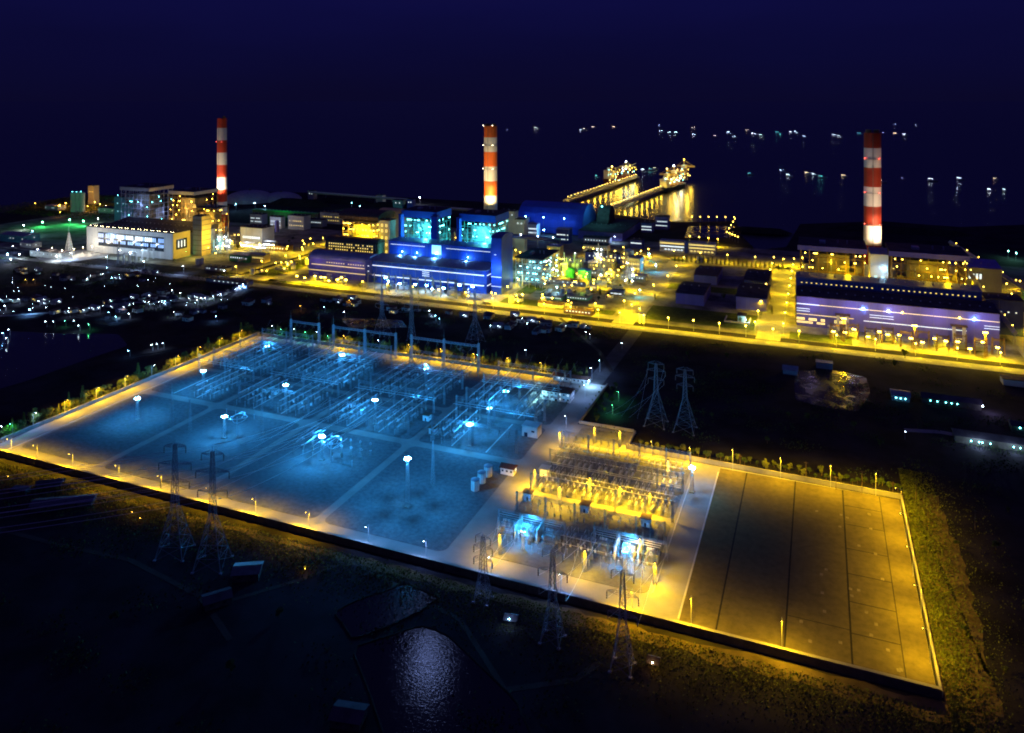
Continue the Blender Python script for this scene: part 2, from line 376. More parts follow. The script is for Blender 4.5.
# field dikes and tracks on the dark land
def track(name, pts, wdt, m, z=.06):
    p = pxpoly(pts); b = MB()
    for a, c in zip(p, p[1:]):
        d = Vector((c[0]-a[0], c[1]-a[1])); n_ = Vector((-d.y, d.x)).normalized()*wdt/2
        b.prism([(a[0]+n_.x, a[1]+n_.y), (c[0]+n_.x, c[1]+n_.y), (c[0]-n_.x, c[1]-n_.y), (a[0]-n_.x, a[1]-n_.y)], 0, z); z += .004
    return struct(b, name, m)
track('field_track', [(-20, 524), (60, 545), (130, 560), (200, 596), (230, 640)], 3, 'track_soil')
track('field_track', [(232, 600), (300, 580), (350, 560), (460, 620), (505, 690)], 2.5, 'track_soil')
track('field_track', [(438, 700), (520, 688), (575, 680), (600, 662)], 3, 'track_soil')
track('field_track', [(905, 430), (940, 432), (985, 440), (1040, 446)], 6, 'concrete')
track('field_track', [(795, 500), (830, 560), (835, 600)], 2, 'track_soil')
track('village_road', [(-30, 318), (60, 312), (120, 303), (200, 300), (250, 286)], 7, 'road')
track('village_road', [(150, 294), (190, 300), (240, 290)], 6, 'concrete')
track('field_track', [(560, 318), (600, 352), (612, 372)], 4, 'track_soil')

# ================================================================== PERIMETER WALLS
def wall(label, u0, v0, u1, v1, h, m='pale_concrete', th=.6, low=0):
    L = sqrt((u1-u0)**2 + (v1-v0)**2); rz = atan2(v1-v0, u1-u0)
    t = T('perimeter_wall', label, 'wall', u0, v0, 0, rz, 'walls round the switchyard')
    MB().box(0, L, -th/2, th/2, low, h).build('wall_panel', m, t)
    MB().box(0, L, -th/2-.15, th/2+.15, h, h+.25).build('coping', 'concrete', t)
    b = MB(); n = int(L/9)
    for i in range(n+1): b.box(i*L/n-.3, i*L/n+.3, -th/2-.25, -th/2-.01, low, h-.05)
    b.build('buttress', m, t)
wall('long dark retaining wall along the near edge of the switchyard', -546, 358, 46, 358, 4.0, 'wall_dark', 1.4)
wall('pale wall beside the row of amber lit trees at the dark lagoon', -546.8, 359, -546.8, 642, 2.6, 'concrete')
wall('pale wall behind the tall line gantries facing the power plant', -546, 642.4, -196, 642.4, 2.6, 'concrete')
wall('yellow lit wall bounding the empty paved lot beside the dirt slope', 46.4, 359, 46.4, 527, 2.4, 'concrete')
wall('yellow lit wall between the empty lot and the dark scrub with pylons', -126, 530.8, 46, 527.4, 2.8, 'concrete')
wall('short wall stub beside the entry road and the hedge', -170, 558, -170, 640, 2.2, 'concrete')
wall('short yellow lit wall behind two lit posts near the dark scrub', -169, 558.3, -128, 558.3, 2.2, 'concrete')
wall('shortest wall linking the two yellow lit back walls', -126.8, 532, -126.8, 557, 2.2)

# ================================================================== TREES
def leafcloud(n, fn, s0, s1, m='leaf_mid'):
    b = MB()
    for _ in range(n):
        c = Vector(fn()); a = Vector((random.gauss(0, 1), random.gauss(0, 1), random.gauss(0, 1))).normalized(); d = a.orthogonal().normalized(); s_ = random.uniform(s0, s1)
        d2 = a.cross(d); i = len(b.v)
        b.v += [tuple(c + d*s_), tuple(c + d2*s_*.6), tuple(c - d*s_*.8), tuple(c - d2*s_*.6)]; b.f.append((i, i+1, i+2, i+3))
    return b
def make_tree(kind, m, seed):
    def f():
        random.seed(seed)
        t = T('bushy_tree' if kind == 'round' else 'slender_tree', 'x', 'tree', 0, 0)
        h = 7.0 if kind == 'round' else 9.0
        b = MB().bar((0, 0, 0), (.15, .1, h*.5), .5, 6, .28)
        for k in range(5):
            a = k*1.3; b.bar((.1, .1, h*(.25+.05*k)), (cos(a)*1.5, sin(a)*1.5, h*(.5+.06*k)), .2, 4, .08)
        b.build('trunk', 'bark', t)
        blobs = [(random.uniform(-1.6, 1.6), random.uniform(-1.6, 1.6), h*random.uniform(.4, .85), random.uniform(1.0, 1.9)) for _ in range(9)]
        def pr():
            x, y, z, r = random.choice(blobs); d = Vector((random.gauss(0, 1), random.gauss(0, 1), random.gauss(0, 1))).normalized()*r*random.uniform(.5, 1.05)
            return (x+d.x, y+d.y, z+d.z*.8)
        def ps():
            z = random.random()**.8; r = (1-z)*1.5*random.uniform(.3, 1.1) + .2; a = random.uniform(0, 2*pi); return (r*cos(a), r*sin(a), 1.2+z*(h-1.2))
        leafcloud(420, pr if kind == 'round' else ps, .28, .55).build('crown', m, t)
        return t
    return f
TR = [Series(make_tree('round', 'leaf_mid', 1)), Series(make_tree('round', 'leaf_dark', 2)), Series(make_tree('slender', 'leaf_light', 3)), Series(make_tree('slender', 'leaf_mid', 4)), Series(make_tree('round', 'leaf_light', 5))]
def tree(k, u, v, s_, label, group):
    TR[k].put(u, v, 0, random.uniform(0, 6), label, group, (s_*random.uniform(.85, 1.1), s_*random.uniform(.85, 1.1), s_*random.uniform(.85, 1.2)))
random.seed(5)
for i in range(90):
    v = 352 + i*3.25 + random.uniform(-2.5, 2.5)
    tree(random.choice([2, 3, 0, 4, 0, 1]), -551.5 - random.uniform(0, 6), v, random.choice([.55, .8, 1, 1.2, 1.5])*random.uniform(.85, 1.1), nth(i) + ' tree from the corner in the row outside the lagoon side wall', 'trees outside the lagoon side wall')
for i in range(85):
    u = -542 + i*4.15 + random.uniform(-1.5, 1.5)
    tree(random.choice([0, 2, 3, 1, 4]), u, 649 + random.uniform(0, 7), random.uniform(.8, 1.3), nth(i) + ' tree from the lagoon corner in the row behind the gantries', 'trees behind the line gantries')
for i in range(45):
    u = -118 + i*3.7
    tree(random.choice([0, 1, 1, 4]), u + random.uniform(-1, 1), 535 + random.uniform(0, 6), random.uniform(.5, .85), nth(i) + ' shrubby tree from the pylons behind the wall of the empty lot', 'trees behind the empty lot')
for i in range(16):
    tree(random.choice([1, 0]), -166 + random.uniform(0, 9), 566 + i*5, random.uniform(.5, .8), nth(i) + ' low dark tree in the hedge beside the entry road', 'hedge trees beside the entry road')
for i in range(26):
    tree(3, -205 + i*6.2, 1166 + random.uniform(-1, 1), 1.15, nth(i) + ' slender tree in the dark avenue behind the warehouses', 'avenue trees behind the warehouses')
k = 0
for (a, b, c, d) in ((-600, -480, 560, 790), (-160, 40, 560, 640), (-330, -200, 690, 790), (-180, 120, 690, 800), (-520, -200, 250, 335), (-100, 90, 250, 320), (60, 110, 330, 560)):
    for j in range(7):
        tree(random.choice([0, 1, 1]), random.uniform(a, b), random.uniform(c, d), random.uniform(.5, 1), nth(k) + ' of the scattered dark trees on unlit land', 'scattered dark trees'); k += 1
for i, (px, py) in enumerate([(524, 268), (530, 274), (540, 270), (548, 266), (515, 283), (586, 300), (600, 296), (648, 262), (655, 300), (724, 300), (752, 250), (745, 262), (770, 300), (772, 315), (797, 300), (905, 358), (360, 288), (374, 283), (284, 272), (740, 323)]):
    u, v = uv(px, py); tree(random.choice([0, 4, 2]), u, v, random.uniform(.8, 1.2), nth(i) + ' of the lamp lit trees inside the power plant grounds', 'trees inside the plant')
# undergrowth along the embankment and on the dark land (stuff)
random.seed(9)
def pg():
    u = random.uniform(-620, 95); v = 353 - abs(random.gauss(0, 1))*16 - 2
    if u > 50: v = random.uniform(330, 560)
    return (u, v, random.random()**2*1.3)
o = struct(leafcloud(34000, pg, .22, .7), 'undergrowth', 'leaf_mid', kind='stuff')
def pgr():
    return (48 + abs(random.gauss(0, 9)), random.uniform(335, 570), random.random()**2*1.2)
struct(leafcloud(20000, pgr, .2, .7), 'undergrowth', 'leaf_mid', kind='stuff')
def pg2():
    cx, cy_ = random.choice(CL); return (cx + random.gauss(0, 7), cy_ + random.gauss(0, 5), random.random()**1.5*2.6)
def pgs():
    return (-549 - abs(random.gauss(0, 4)), random.uniform(345, 650), random.random()**1.5*2.2)
struct(leafcloud(9000, pgs, .25, .6), 'hedge_undergrowth', 'leaf_mid', kind='stuff')
def pgt():
    return (random.uniform(-545, -190), 645 + abs(random.gauss(0, 5)), random.random()**1.5*2.2)
struct(leafcloud(9000, pgt, .25, .6), 'hedge_undergrowth', 'leaf_mid', kind='stuff')
CL = [(random.uniform(-900, 60), random.uniform(200, 345)) for _ in range(90)] + [(random.uniform(-160, 140), random.uniform(545, 800)) for _ in range(80)] + [(random.uniform(-900, -200), random.uniform(660, 800)) for _ in range(90)] + [(random.uniform(-1500, -650), random.uniform(650, 850)) for _ in range(130)]
struct(leafcloud(42000, pg2, .3, 1.0), 'scrub', 'leaf_dark', kind='stuff')
def pg3():
    return (random.uniform(-1750, -1350), random.uniform(1120, 1420), random.random()**2*4)
struct(leafcloud(12000, pg3, .7, 1.8), 'shore_scrub', 'leaf_mid', kind='stuff')
# ================================================================== SUBSTATION LIGHTS
def make_post(h, bm, pw, col, arm=1.6, r=.35, name='street_lamp', pm='pale_steel', lr=.4, cone=152):
    def f():
        t = T(name, 'x', 'street lamp', 0, 0)
        MB().bar((0, 0, 0), (0, 0, h), .28, 6, .16).bar((0, 0, h-.1), (0, -arm, h+.3), .12, 4).build('pole', pm, t)
        MB().box(-.25, .25, -arm-.7, -arm+.1, h+.22, h+.42).build('lamp_housing', 'dark_steel', t)
        bulb(t, 0, -arm-.3, h+.05, r, bm)
        if pw: lamp(t, 0, -arm-.3, h-.5, pw, col, 'SPOT', lr, 'lamp_light', (0, -arm-.3, 0), cone, .35)
        return t
    return f
wallY = Series(make_post(11.5, 'bulb_amber', 42000, YW, r=.2, arm=2.6)); wallW = Series(make_post(11.5, 'bulb_white', 7500, (.25, .45, 1), r=.2, arm=2.6))
wallO = Series(make_post(15, 'bulb_amber', 50000, (1, .58, .005), r=.18, arm=2.6, cone=166))
G1 = 'lamps along the switchyard walls'
def wl(kind, u, v, i, where, rz=0.0): (wallO if u > -70 else wallY if kind == 'y' else wallW).put(u, v, 0, rz, f'{nth(i)} {"yellow" if kind == "y" else "white"} wall lamp post from the corner {where}', G1)
wallG = Series(make_post(8, 'bulb_green', 4500, (.08, 1, .30), r=.14))
for i, (u, v) in enumerate(((-552, 362), (-553, 385), (-520, 648), (-490, 649), (-462, 648), (-151, 585), (-153, 612))): wallG.put(u, v, 0, 0, nth(i) + ' small green lamp post among the trees outside the switchyard walls', 'green lamps among the wall trees')
nearu = [(-522, 'y'), (-496, 'y'), (-462, 'y'), (-420, 'y'), (-384, 'y'), (-345, 'y'), (-310, 'y'), (-272, 'y'), (-232, 'w'), (-196, 'w'), (-158, 'w'), (-120, 'w'), (-84, 'y'), (-56, 'y'), (-16, 'y')]
for i, (u, k_) in enumerate(nearu): wl(k_, u, 362.6, i, 'along the near dark wall', 0)
for i, (v, k_) in enumerate([(372, 'w'), (398, 'w'), (424, 'y'), (452, 'y'), (480, 'y'), (508, 'w'), (535, 'y'), (562, 'y'), (590, 'y'), (618, 'y')]): wl(k_, -549, v, i, 'along the lagoon side wall', pi/2)
for i, (u, k_) in enumerate([(-528, 'w'), (-500, 'w'), (-472, 'w'), (-440, 'y'), (-400, 'w'), (-366, 'y'), (-332, 'y'), (-298, 'y'), (-264, 'y'), (-232, 'y')]): wl(k_, u, 645, i, 'behind the line gantries', 0)
for i, v in enumerate([378, 410, 444, 478, 508]): wl('y', 44.5, v, i, 'along the wall beside the dirt slope', -pi/2)
for i, u in enumerate([-108, -82, -54, -24, 6, 32]): wl('y', u, 526, i, 'behind the empty lot', 0)
# lamp clusters on masts ------------------------------------------------
def light_mast(px, pyt, pyb, n, label, power=260000, bright=True, slim=False, u=None, v=None):
    if u is None: u, v = uv(px, pyb)
    Y = UY*u + UX*v; h = H - (pyt-HY)*Y/F
    t = T('floodlight_mast', label, 'light mast', u, v, 0, 0, 'floodlight masts in the switchyard')
    wb = 2.0 if slim else 1.9
    MB().lattice(0, 0, 0, h-.6, wb, wb*.6, 9 if slim else 6, .16, .09).build('mast', 'pale_steel', t)
    MB().box(-1.6, 1.6, -1.6, 1.6, 0, .5).build('footing', 'concrete', t)
    MB().bar((-1.3, -1.3, h-.7), (1.3, -1.3, h-.7), .2).bar((-1.3, 1.3, h-.7), (1.3, 1.3, h-.7), .2).bar((-1.3, -1.3, h-.7), (-1.3, 1.3, h-.7), .2).bar((1.3, -1.3, h-.7), (1.3, 1.3, h-.7), .2).bar((-1.3, -1.3, h), (1.3, -1.3, h), .08).bar((-1.3, 1.3, h), (1.3, 1.3, h), .08).bar((-1.3, -1.3, h), (-1.3, 1.3, h), .08).bar((1.3, -1.3, h), (1.3, 1.3, h), .08).build('platform', 'pale_steel', t)
    for k in range(n):
        a = 2*pi*k/n + .4; x, y = cos(a)*1.25, sin(a)*1.25
        hd = MB().bar((x*.8, y*.8, h-.1), (x*1.15, y*1.15, h-.25), .9, 8, .7).build('floodlight', 'dark_steel', t)
        bulb(hd, x*1.3, y*1.3, h-.3, .5 if bright else .26, 'bulb_blue')
    lamp(t, 0, 0, h+2.6, power*1.4, BC, r=.7, name='mast_light')
    return t
MASTS = [(137.3, 398, 419.5, 4, 'short floodlight mast on the gravel pad nearest the lagoon corner', 60000), (203.3, 370.5, 389, 4, 'short blue floodlight mast beside the lagoon side road, farther from the corner', 60000),
 (224.5, 416, 438, 4, 'short floodlight mast on open gravel beside a looped white tube', 70000), (285.5, 384.5, 410, 4, 'floodlight mast among switchgear between two cable trenches', 60000),
 (267, 345.5, 361, 3, 'dim floodlight mast by the farthest lagoon corner', 30000), (342, 354.5, 374, 4, 'floodlight mast below the tallest line gantries', 60000),
 (322, 436, 460, 5, 'brilliant floodlight mast casting radial shadows over the centre pad', 95000), (375, 399.5, 424, 4, 'floodlight mast in the middle of the dense switchgear', 70000),
 (426, 368, 384, 3, 'dim floodlight mast below the gantry with the widest beam', 36000), (469.7, 424, 446, 4, 'floodlight mast beside the cabin road crossing', 62000),
 (489, 407.5, 428, 3, 'slender floodlight mast behind the cabin road crossing', 34000), (506, 391, 406, 2, 'twin headed floodlight mast nearest the office building', 30000)]
for px, a, b, n, lab, pw in MASTS: light_mast(px, a, b, n, lab, pw, n > 3)
light_mast(407.5, 458, 507, 5, 'tallest slim floodlight mast alone on the large empty blue pad', 125000, True, True)
# white lamp at the corner of the yellow yard
t = light_mast(692, 467, 492, 4, 'bright white floodlight mast at the yellow yard back corner', 26000)
# ================================================================== PYLONS AND GANTRIES
def pylon(px, pyb, h, label, m='galvanised', base=13, waist=.42, arms=((.62, 8), (.78, 9), (.93, 6)), t_=.32, rz=0.0, group='transmission towers'):
    u, v = uv(px, pyb); t = T('transmission_tower', label, 'pylon', u, v, 0, rz, group)
    b = MB(); b.lattice(0, 0, 0, h*waist, base, 3.2, 4, t_*1.1, t_*.55)
    for sx_, sy_ in ((-1, -1), (1, -1), (1, 1), (-1, 1)): b.box(sx_*base/2-.7, sx_*base/2+.7, sy_*base/2-.7, sy_*base/2+.7, -.2, .5)
    b.build('splayed_base', m, t)
    MB().lattice(0, 0, h*waist, h*.96, 3.2, 1.3, 8, t_, t_*.5).bar((0, 0, h*.96), (0, 0, h), t_*.6).build('upper_body', m, t)
    for f, L in arms:
        z = h*f; c = MB(); hb = 1.0
        for s_ in (-1, 1):
            for d in (-hb, hb): c.bar((s_*1.1, d, z), (s_*L, 0, z+.4), t_*.7); c.bar((s_*.9, d*.8, z+2.2), (s_*L, 0, z+.6), t_*.55)
            for j in range(1, 4):
                x = s_*(1.1+(L-1.1)*j/4); dd = hb*(1-j/4); c.bar((x, dd, z), (x, -dd, z), t_*.4); c.bar((x, 0, z), (x, 0, z+2.2*(1-j/4)), t_*.4)
        ca = c.build('crossarm', m, t)
        for s_ in (-1, 1):
            MB().cyl(s_*L, 0, z-3.2, z+.3, .16, .16, 6).cyl(s_*L, 0, z-3.0, z-2.6, .32, .32, 6).cyl(s_*L, 0, z-1.9, z-1.5, .32, .32, 6).cyl(s_*L, 0, z-.8, z-.4, .32, .32, 6).build('insulator_string', 'ceramic', ca)
    t['tip'] = h
    return (u, v, h, rz, arms)
PL = {}
PL['a'] = pylon(175, 553, 62, 'tall dark lattice pylon outside the near wall, nearest the lagoon corner', base=15, rz=.35)
PL['b'] = pylon(212.5, 565, 63, 'tall dark lattice pylon outside the near wall, second from the lagoon corner', base=15, rz=.35)
PL['c'] = pylon(483, 600, 33, 'small dark pylon outside the near wall beside the widest yard road', base=7, arms=((.6, 5), (.78, 5), (.93, 4)), t_=.28)
PL['d'] = pylon(552.5, 640, 43, 'dark pylon outside the near wall in front of the pale blue road', base=9, arms=((.52, 6.5), (.72, 7), (.93, 5)), t_=.28)
PL['e'] = pylon(622.5, 668, 44, 'dark pylon outside the near wall in front of the yellow yard corner', base=9, arms=((.52, 6.5), (.72, 7), (.93, 5)), t_=.28)
PL['f'] = pylon(656, 424, 48, 'grey pylon on the dark scrub, nearer to the hedge of the entry road', 'steel', base=15, waist=.5, arms=((.7, 6), (.84, 7), (.95, 6)), t_=.30)
PL['g'] = pylon(685, 430, 47, 'grey pylon on the dark scrub, farther from the hedge of the entry road', 'steel', base=15, waist=.5, arms=((.7, 6), (.84, 7), (.95, 6)), t_=.30)
PL['h'] = pylon(382, 334, 50, 'far pylon beside the amber lit canal', 'galvanised', base=14, t_=.3)
PL['i'] = pylon(411.5, 340, 58, 'tall narrow far pylon between the canal and the widest gantry', 'galvanised', base=7, waist=.3, t_=.3)
PL['j'] = pylon(475, 343, 56, 'wide far pylon with one blue lamp behind the gantries', 'galvanised', base=16, t_=.3)
for i, (px, py, h) in enumerate([(262, 443, 52), (366, 380, 48), (190, 432, 30), (172, 428, 34), (433, 483, 34)]):
    u, v = uv(px, py); t = T('lightning_mast', ['tall slender lightning mast on the second gravel pad', 'tall slender lightning mast amid dense switchgear',
        'lattice mast of the pair beside the first v shaped road, nearer the centre', 'lattice mast of the pair beside the first inner road, nearer the lagoon', 'white lattice mast in front of the white kiosks, beside a long shadow'][i], 'lightning mast', u, v, 0, 0, 'lightning masts')
    MB().lattice(0, 0, 0, h*.8, 2.0, .6, 12, .15, .08).build('mast', 'pale_steel' if i == 4 else 'steel', t)
    MB().bar((0, 0, h*.8), (0, 0, h), .18, 6, .06).build('spike', 'steel', t)
def portal(us, v, hb, hp, label, spikes=True, m='steel', w_=2.0, strings=3, grp='line gantries of the switchyard', tk=.2):
    t = T('line_gantry', label, 'gantry', us[0], v, 0, 0, grp)
    for u in us:
        c = MB().lattice(u-us[0], 0, 0, hp, w_, w_*.65, 8, tk, tk*.5).build('column', m, t)
        if spikes: MB().bar((u-us[0], 0, hp), (u-us[0], 0, hp+9), .2, 5, .06).build('spike', m, c)
    for a, b in zip(us, us[1:]):
        bm_ = MB().beam((a-us[0], 0, hb), (b-us[0], 0, hb), 1.5, max(4, int((b-a)/3)), tk*.85).build('beam', m, t)
        for k in range(strings):
            x = (a-us[0]) + (b-a)*(k+.7)/(strings+.4)
            MB().bar((x, 0, hb-.7), (x, -1.3, hb-4.5), .34, 6).build('insulator_string', 'ceramic', bm_)
            MB().bar((x, 0, hb-.7), (x+.5, 1.3, hb-4.5), .34, 6).build('insulator_string', 'ceramic', bm_)
    return t
us = lambda pxs, v: [Uat(p, v) for p in pxs]
portal(us([291, 319], 634), 634, 22, 24, 'pale line gantry of one bay nearest the lagoon corner', m='pale_steel', tk=.42)
portal(us([333.5, 364.6, 395.7], 634), 634, 22, 24, 'pale line gantry of two bays in front of the amber canal', m='pale_steel', tk=.42)
portal(us([411.6, 444, 478.5], 632), 632, 22.5, 25, 'pale line gantry of two bays, farthest from the lagoon corner', m='pale_steel', tk=.42)
# inner gantries over the blue yard
k = 0
for v in (494, 534, 552, 586, 618):
    for (a, b) in U4:
        if v < 500 and a in (-528,): continue
        portal([a+8, (a+b)/2, b-6], v, 15.5, 17, f'inner steel gantry, {["frontmost","second","third","fourth","rearmost"][(494,534,552,586,618).index(v)]} row, bay {["nearest the lagoon wall","second from the lagoon wall","third from the lagoon wall","nearest the office building"][U4.index((a,b))]}', False, 'steel', 1.3, 4, 'inner gantries of the blue yard'); k += 1
# gantries of the yellow yard
for i, v in enumerate((396, 424, 448, 484, 514)):
    portal([-168, -150, -132, -114, -96, -80], v, 11.5, 13, f'{["frontmost","second","middle","fourth","rearmost"][i]} row of low gantries in the yellow lit yard', i in (2,), 'steel', 1.0, 3, 'gantries of the yellow yard')
# ================================================================== SWITCHGEAR
def ins(b, x, y, z0, z1, r=.16):
    b.cyl(x, y, z0, z1, r*.6, r*.5, 6); n = max(2, int((z1-z0)/.7))
    for j in range(n): z = z0 + (j+.5)*(z1-z0)/n; b.cyl(x, y, z-.09, z+.07, r*1.5, r*.9, 8)
    return b
def mk_breaker():
    t = T('circuit_breaker', 'x', 'circuit breaker', 0, 0)
    MB().lattice(0, 0, 0, 2.6, 1.0, .8, 1, .14, .1).build('stand', 'pale_steel', t)
    MB().box(-.5, .5, -.9, -.55, .8, 2.0).build('control_box', 'white_paint', t)
    ins(MB(), 0, 0, 2.6, 6.2, .22).build('insulator', 'ceramic', t)
    b = MB().bar((0, -.3, 6.3), (0, -2.2, 7.1), .45, 8).bar((0, .3, 6.3), (0, 2.2, 7.1), .45, 8).box(-.3, .3, -.4, .4, 6.1, 6.7); b.build('interrupter', 'pale_steel', t); return t
def mk_disc():
    t = T('disconnector_switch', 'x', 'disconnector', 0, 0)
    b = MB()
    for y in (-2.6, 2.6): b.bar((-.5, y, 0), (-.5, y, 3), .18).bar((.5, y, 0), (.5, y, 3), .18).bar((-.5, y, .2), (.5, y, 2.8), .1)
    b.box(-.6, .6, -3, 3, 3, 3.2).build('support_frame', 'pale_steel', t)
    for y in (-2.6, 2.6): ins(MB(), 0, y, 3.2, 6.2, .18).build('insulator', 'ceramic', t)
    MB().bar((0, -2.7, 6.35), (0, 2.7, 6.35), .14, 6).bar((0, -.2, 6.3), (0, .2, 6.6), .3).build('switch_blade', 'aluminium', t); return t
def mk_ct():
    t = T('current_transformer', 'x', 'transformer', 0, 0)
    MB().bar((-.4, -.4, 0), (-.3, -.3, 2.6), .14).bar((.4, -.4, 0), (.3, -.3, 2.6), .14).bar((.4, .4, 0), (.3, .3, 2.6), .14).bar((-.4, .4, 0), (-.3, .3, 2.6), .14).box(-.5, .5, -.5, .5, 2.5, 2.8).build('stand', 'pale_steel', t)
    ins(MB(), 0, 0, 2.8, 6.0, .26).build('insulator', 'ceramic', t)
    MB().cyl(0, 0, 6.0, 6.9, .55, .5, 10).cyl(0, 0, 6.9, 7.15, .3, .2, 8).build('head', 'pale_steel', t); return t
def mk_post():
    t = T('post_insulator', 'x', 'insulator', 0, 0)
    MB().bar((0, 0, 0), (0, 0, 3), .3, 6).box(-.35, .35, -.35, .35, 2.9, 3.05).build('pedestal', 'pale_steel', t)
    ins(MB(), 0, 0, 3.05, 6.6, .18).build('insulator', 'ceramic', t); return t
def mk_arr():
    t = T('surge_arrester', 'x', 'surge arrester', 0, 0)
    MB().box(-.4, .4, -.4, .4, 0, 2.2).build('plinth', 'concrete', t)
    ins(MB(), 0, 0, 2.2, 6.2, .22).build('insulator', 'ceramic', t)
    b = MB()
    for k in range(10): a, c = 2*pi*k/10, 2*pi*(k+1)/10; b.bar((.75*cos(a), .75*sin(a), 5.9), (.75*cos(c), .75*sin(c), 5.9), .1, 4)
    b.bar((-.75, 0, 5.9), (.75, 0, 5.9), .06).build('grading_ring', 'aluminium', t); return t
KB, KD, KC, KP, KA = (Series(f) for f in (mk_breaker, mk_disc, mk_ct, mk_post, mk_arr))
SCALE5 = 1.25
KN = {KB: 'circuit breakers', KD: 'disconnectors', KC: 'current transformers', KP: 'post insulators', KA: 'surge arresters'}
rows_far = [(KP, 550), (KD, 557), (KC, 563), (KB, 569), (KD, 577), (KP, 583), (KD, 591), (KB, 599), (KC, 605), (KD, 612), (KP, 621)]
rows_mid = [(KP, 489), (KD, 496), (KC, 503), (KB, 509), (KD, 517), (KP, 524), (KC, 530), (KA, 537)]
PADN = ['lagoon side', 'second', 'third', 'office side']
def words_kind(K): return {KB: 'circuit breaker with raised v shaped arms', KD: 'two post disconnector with a level blade', KC: 'current transformer with a drum head', KP: 'bare post insulator', KA: 'ringed surge arrester'}[K]
random.seed(3)
for pi_, (a, b) in enumerate(U4):
    for half in range(2):
        x0 = a + (b-a)*(.12 + .5*half)
        for ph in range(3):
            u = x0 + ph*8.5
            for rows, rn in ((rows_far, 'rear'), (rows_mid, 'middle')):
                if rn == 'middle' and pi_ == 0 and half == 0: continue
                if rn == 'middle' and pi_ == 3 and half == 1: continue
                for K, v in rows:
                    if K is KP and ph == 1 and rn == 'rear' and v == 583: pass
                    K.put(u, v, .15, 0, f'{words_kind(K)} in the {rn} blue rows, {PADN[pi_]} pad', f'{KN[K]} in the {rn} blue rows, {PADN[pi_]} pad', SCALE5)
# near group around the brilliant mast (third pad) and beside the second mast
for i in range(7):
    for j, K in enumerate((KP, KA, KC)):
        u0, v0 = uv(296 + 0, 462); K.put(-340 + i*8 + j*1.5, 436 + j*9, .15, 0, f'{words_kind(K)} around the brilliant mast on the third pad', f'{KN[K]} around the brilliant mast', SCALE5)
for i in range(4):
    KP.put(-432 + i*9, 472, .15, 0, 'bare post insulator below the looped white tube on the second pad', 'posts under the looped tube', SCALE5)
# tubular busbars: along v above each phase, and along u across the pads
def tube(label, p, q, r=.25, m='aluminium', grp=None, name='busbar'):
    a = Vector(W(*p)); d = Vector(W(*q)) - a
    o = MB().bar((0, 0, 0), tuple(d), r, 6).build(name, m, None, tuple(a)); o['label'] = label; o['category'] = 'busbar'
    if grp: o['group'] = grp
n = 0
for pi_, (a, b) in enumerate(U4):
    for half in range(2):
        x0 = a + (b-a)*(.12 + .5*half)
        for ph in range(3):
            u = x0 + ph*8.5
            lab = f'{["outer","middle","inner"][ph]} long aluminium tube over the rear rows, {["near","far"][half]} bay of the {PADN[pi_]} pad'
            tube(lab, (u+.8, 552, 9.3), (u+.8, 619, 9.3), .42, 'aluminium', 'tubular busbars of the blue yard')
            if not ((pi_ == 0 and half == 0) or (pi_ == 3 and half == 1)):
                tube(lab.replace('rear', 'middle'), (u+.8, 490, 9.3), (u+.8, 531, 9.3), .42, 'aluminium', 'tubular busbars of the blue yard')
    for j, v in enumerate((583, 587, 591, 536, 532)):
        tube(f'{ONES[j]} crosswise aluminium tube over the {PADN[pi_]} pad', (a+6, v, 11), (b-5, v, 11), .25, 'aluminium', 'crosswise busbars of the blue yard')
for i in range(5):
    tube(f'{ONES[i]} sloping white tube beside the brilliant mast on the third pad', (-338 + i*7.5, 436, 8.8), (-338 + i*7.5, 462 - 2*i, 8.8), .28, 'aluminium', 'tubes by the brilliant mast')
# looped tubes (white rings of cable) near two masts
for (px, py, lab) in ((237, 436, 'looped white conductor beside the short mast on the second pad'), (331, 462, 'looped white conductor beside the brilliant mast on the third pad')):
    u, v = uv(px, py); b = MB(); pts = []
    for k in range(25):
        a = 2*pi*k/12; pts.append((cos(a)*(6-.08*k) + k*.25, sin(a)*7 - 2, 15 + sin(a*1.5)*1.2))
    for p, q in zip(pts, pts[1:]): b.bar(p, q, .28, 5)
    b.bar((0, 0, 0), (0, 0, 14), .3, 6); o = single(b, 'looped_conductor', lab, 'conductor', 'aluminium', u, v)
# sagging overhead conductors
def sag(p, q, n=10, d=3.0, r=.12, m='steel', b=None):
    b = b or MB(); p = Vector(p); q = Vector(q); prev = p
    for k in range(1, n+1):
        f = k/n; c = p.lerp(q, f); c.z -= d*4*f*(1-f); b.bar(prev, c, r, 4); prev = c
    return b
def cable(label, p, q, d=3, r=.12, m='steel', grp=None, n=10):
    o = sag(p, q, n, d, r, m).build('overhead_conductor', m); o['label'] = label; o['category'] = 'power line'
    if grp: o['group'] = grp
for pi_, (a, b) in enumerate(U4):
    for k in range(6):
        u = a + 10 + k*(b-a-18)/5
        cable('thin sagging conductor strung over the rear rows of the %s pad' % PADN[pi_], W(u, 552, 15), W(u, 618, 15), 2.2, .13, 'aluminium', 'strung conductors rear %s' % PADN[pi_])
        cable('thin sagging conductor from the rear rows up to the line gantries, %s pad' % PADN[pi_], W(u, 618, 15), W(u + (k-2.5)*1.5, 633, 21), .8, .13, 'steel', 'rising conductors %s' % PADN[pi_])
        if pi_ in (1, 2): cable('thin sagging conductor strung over the middle rows of the %s pad' % PADN[pi_], W(u, 494, 15), W(u, 534, 15), 1.5, .13, 'aluminium', 'strung conductors middle %s' % PADN[pi_])
def tips(P_):
    u, v, h, rz, arms = P_; r = []
    for f, L in arms:
        for s_ in (-1, 1): r.append((u + cos(rz)*L*s_, v + sin(rz)*L*s_, h*f-3))
    return r
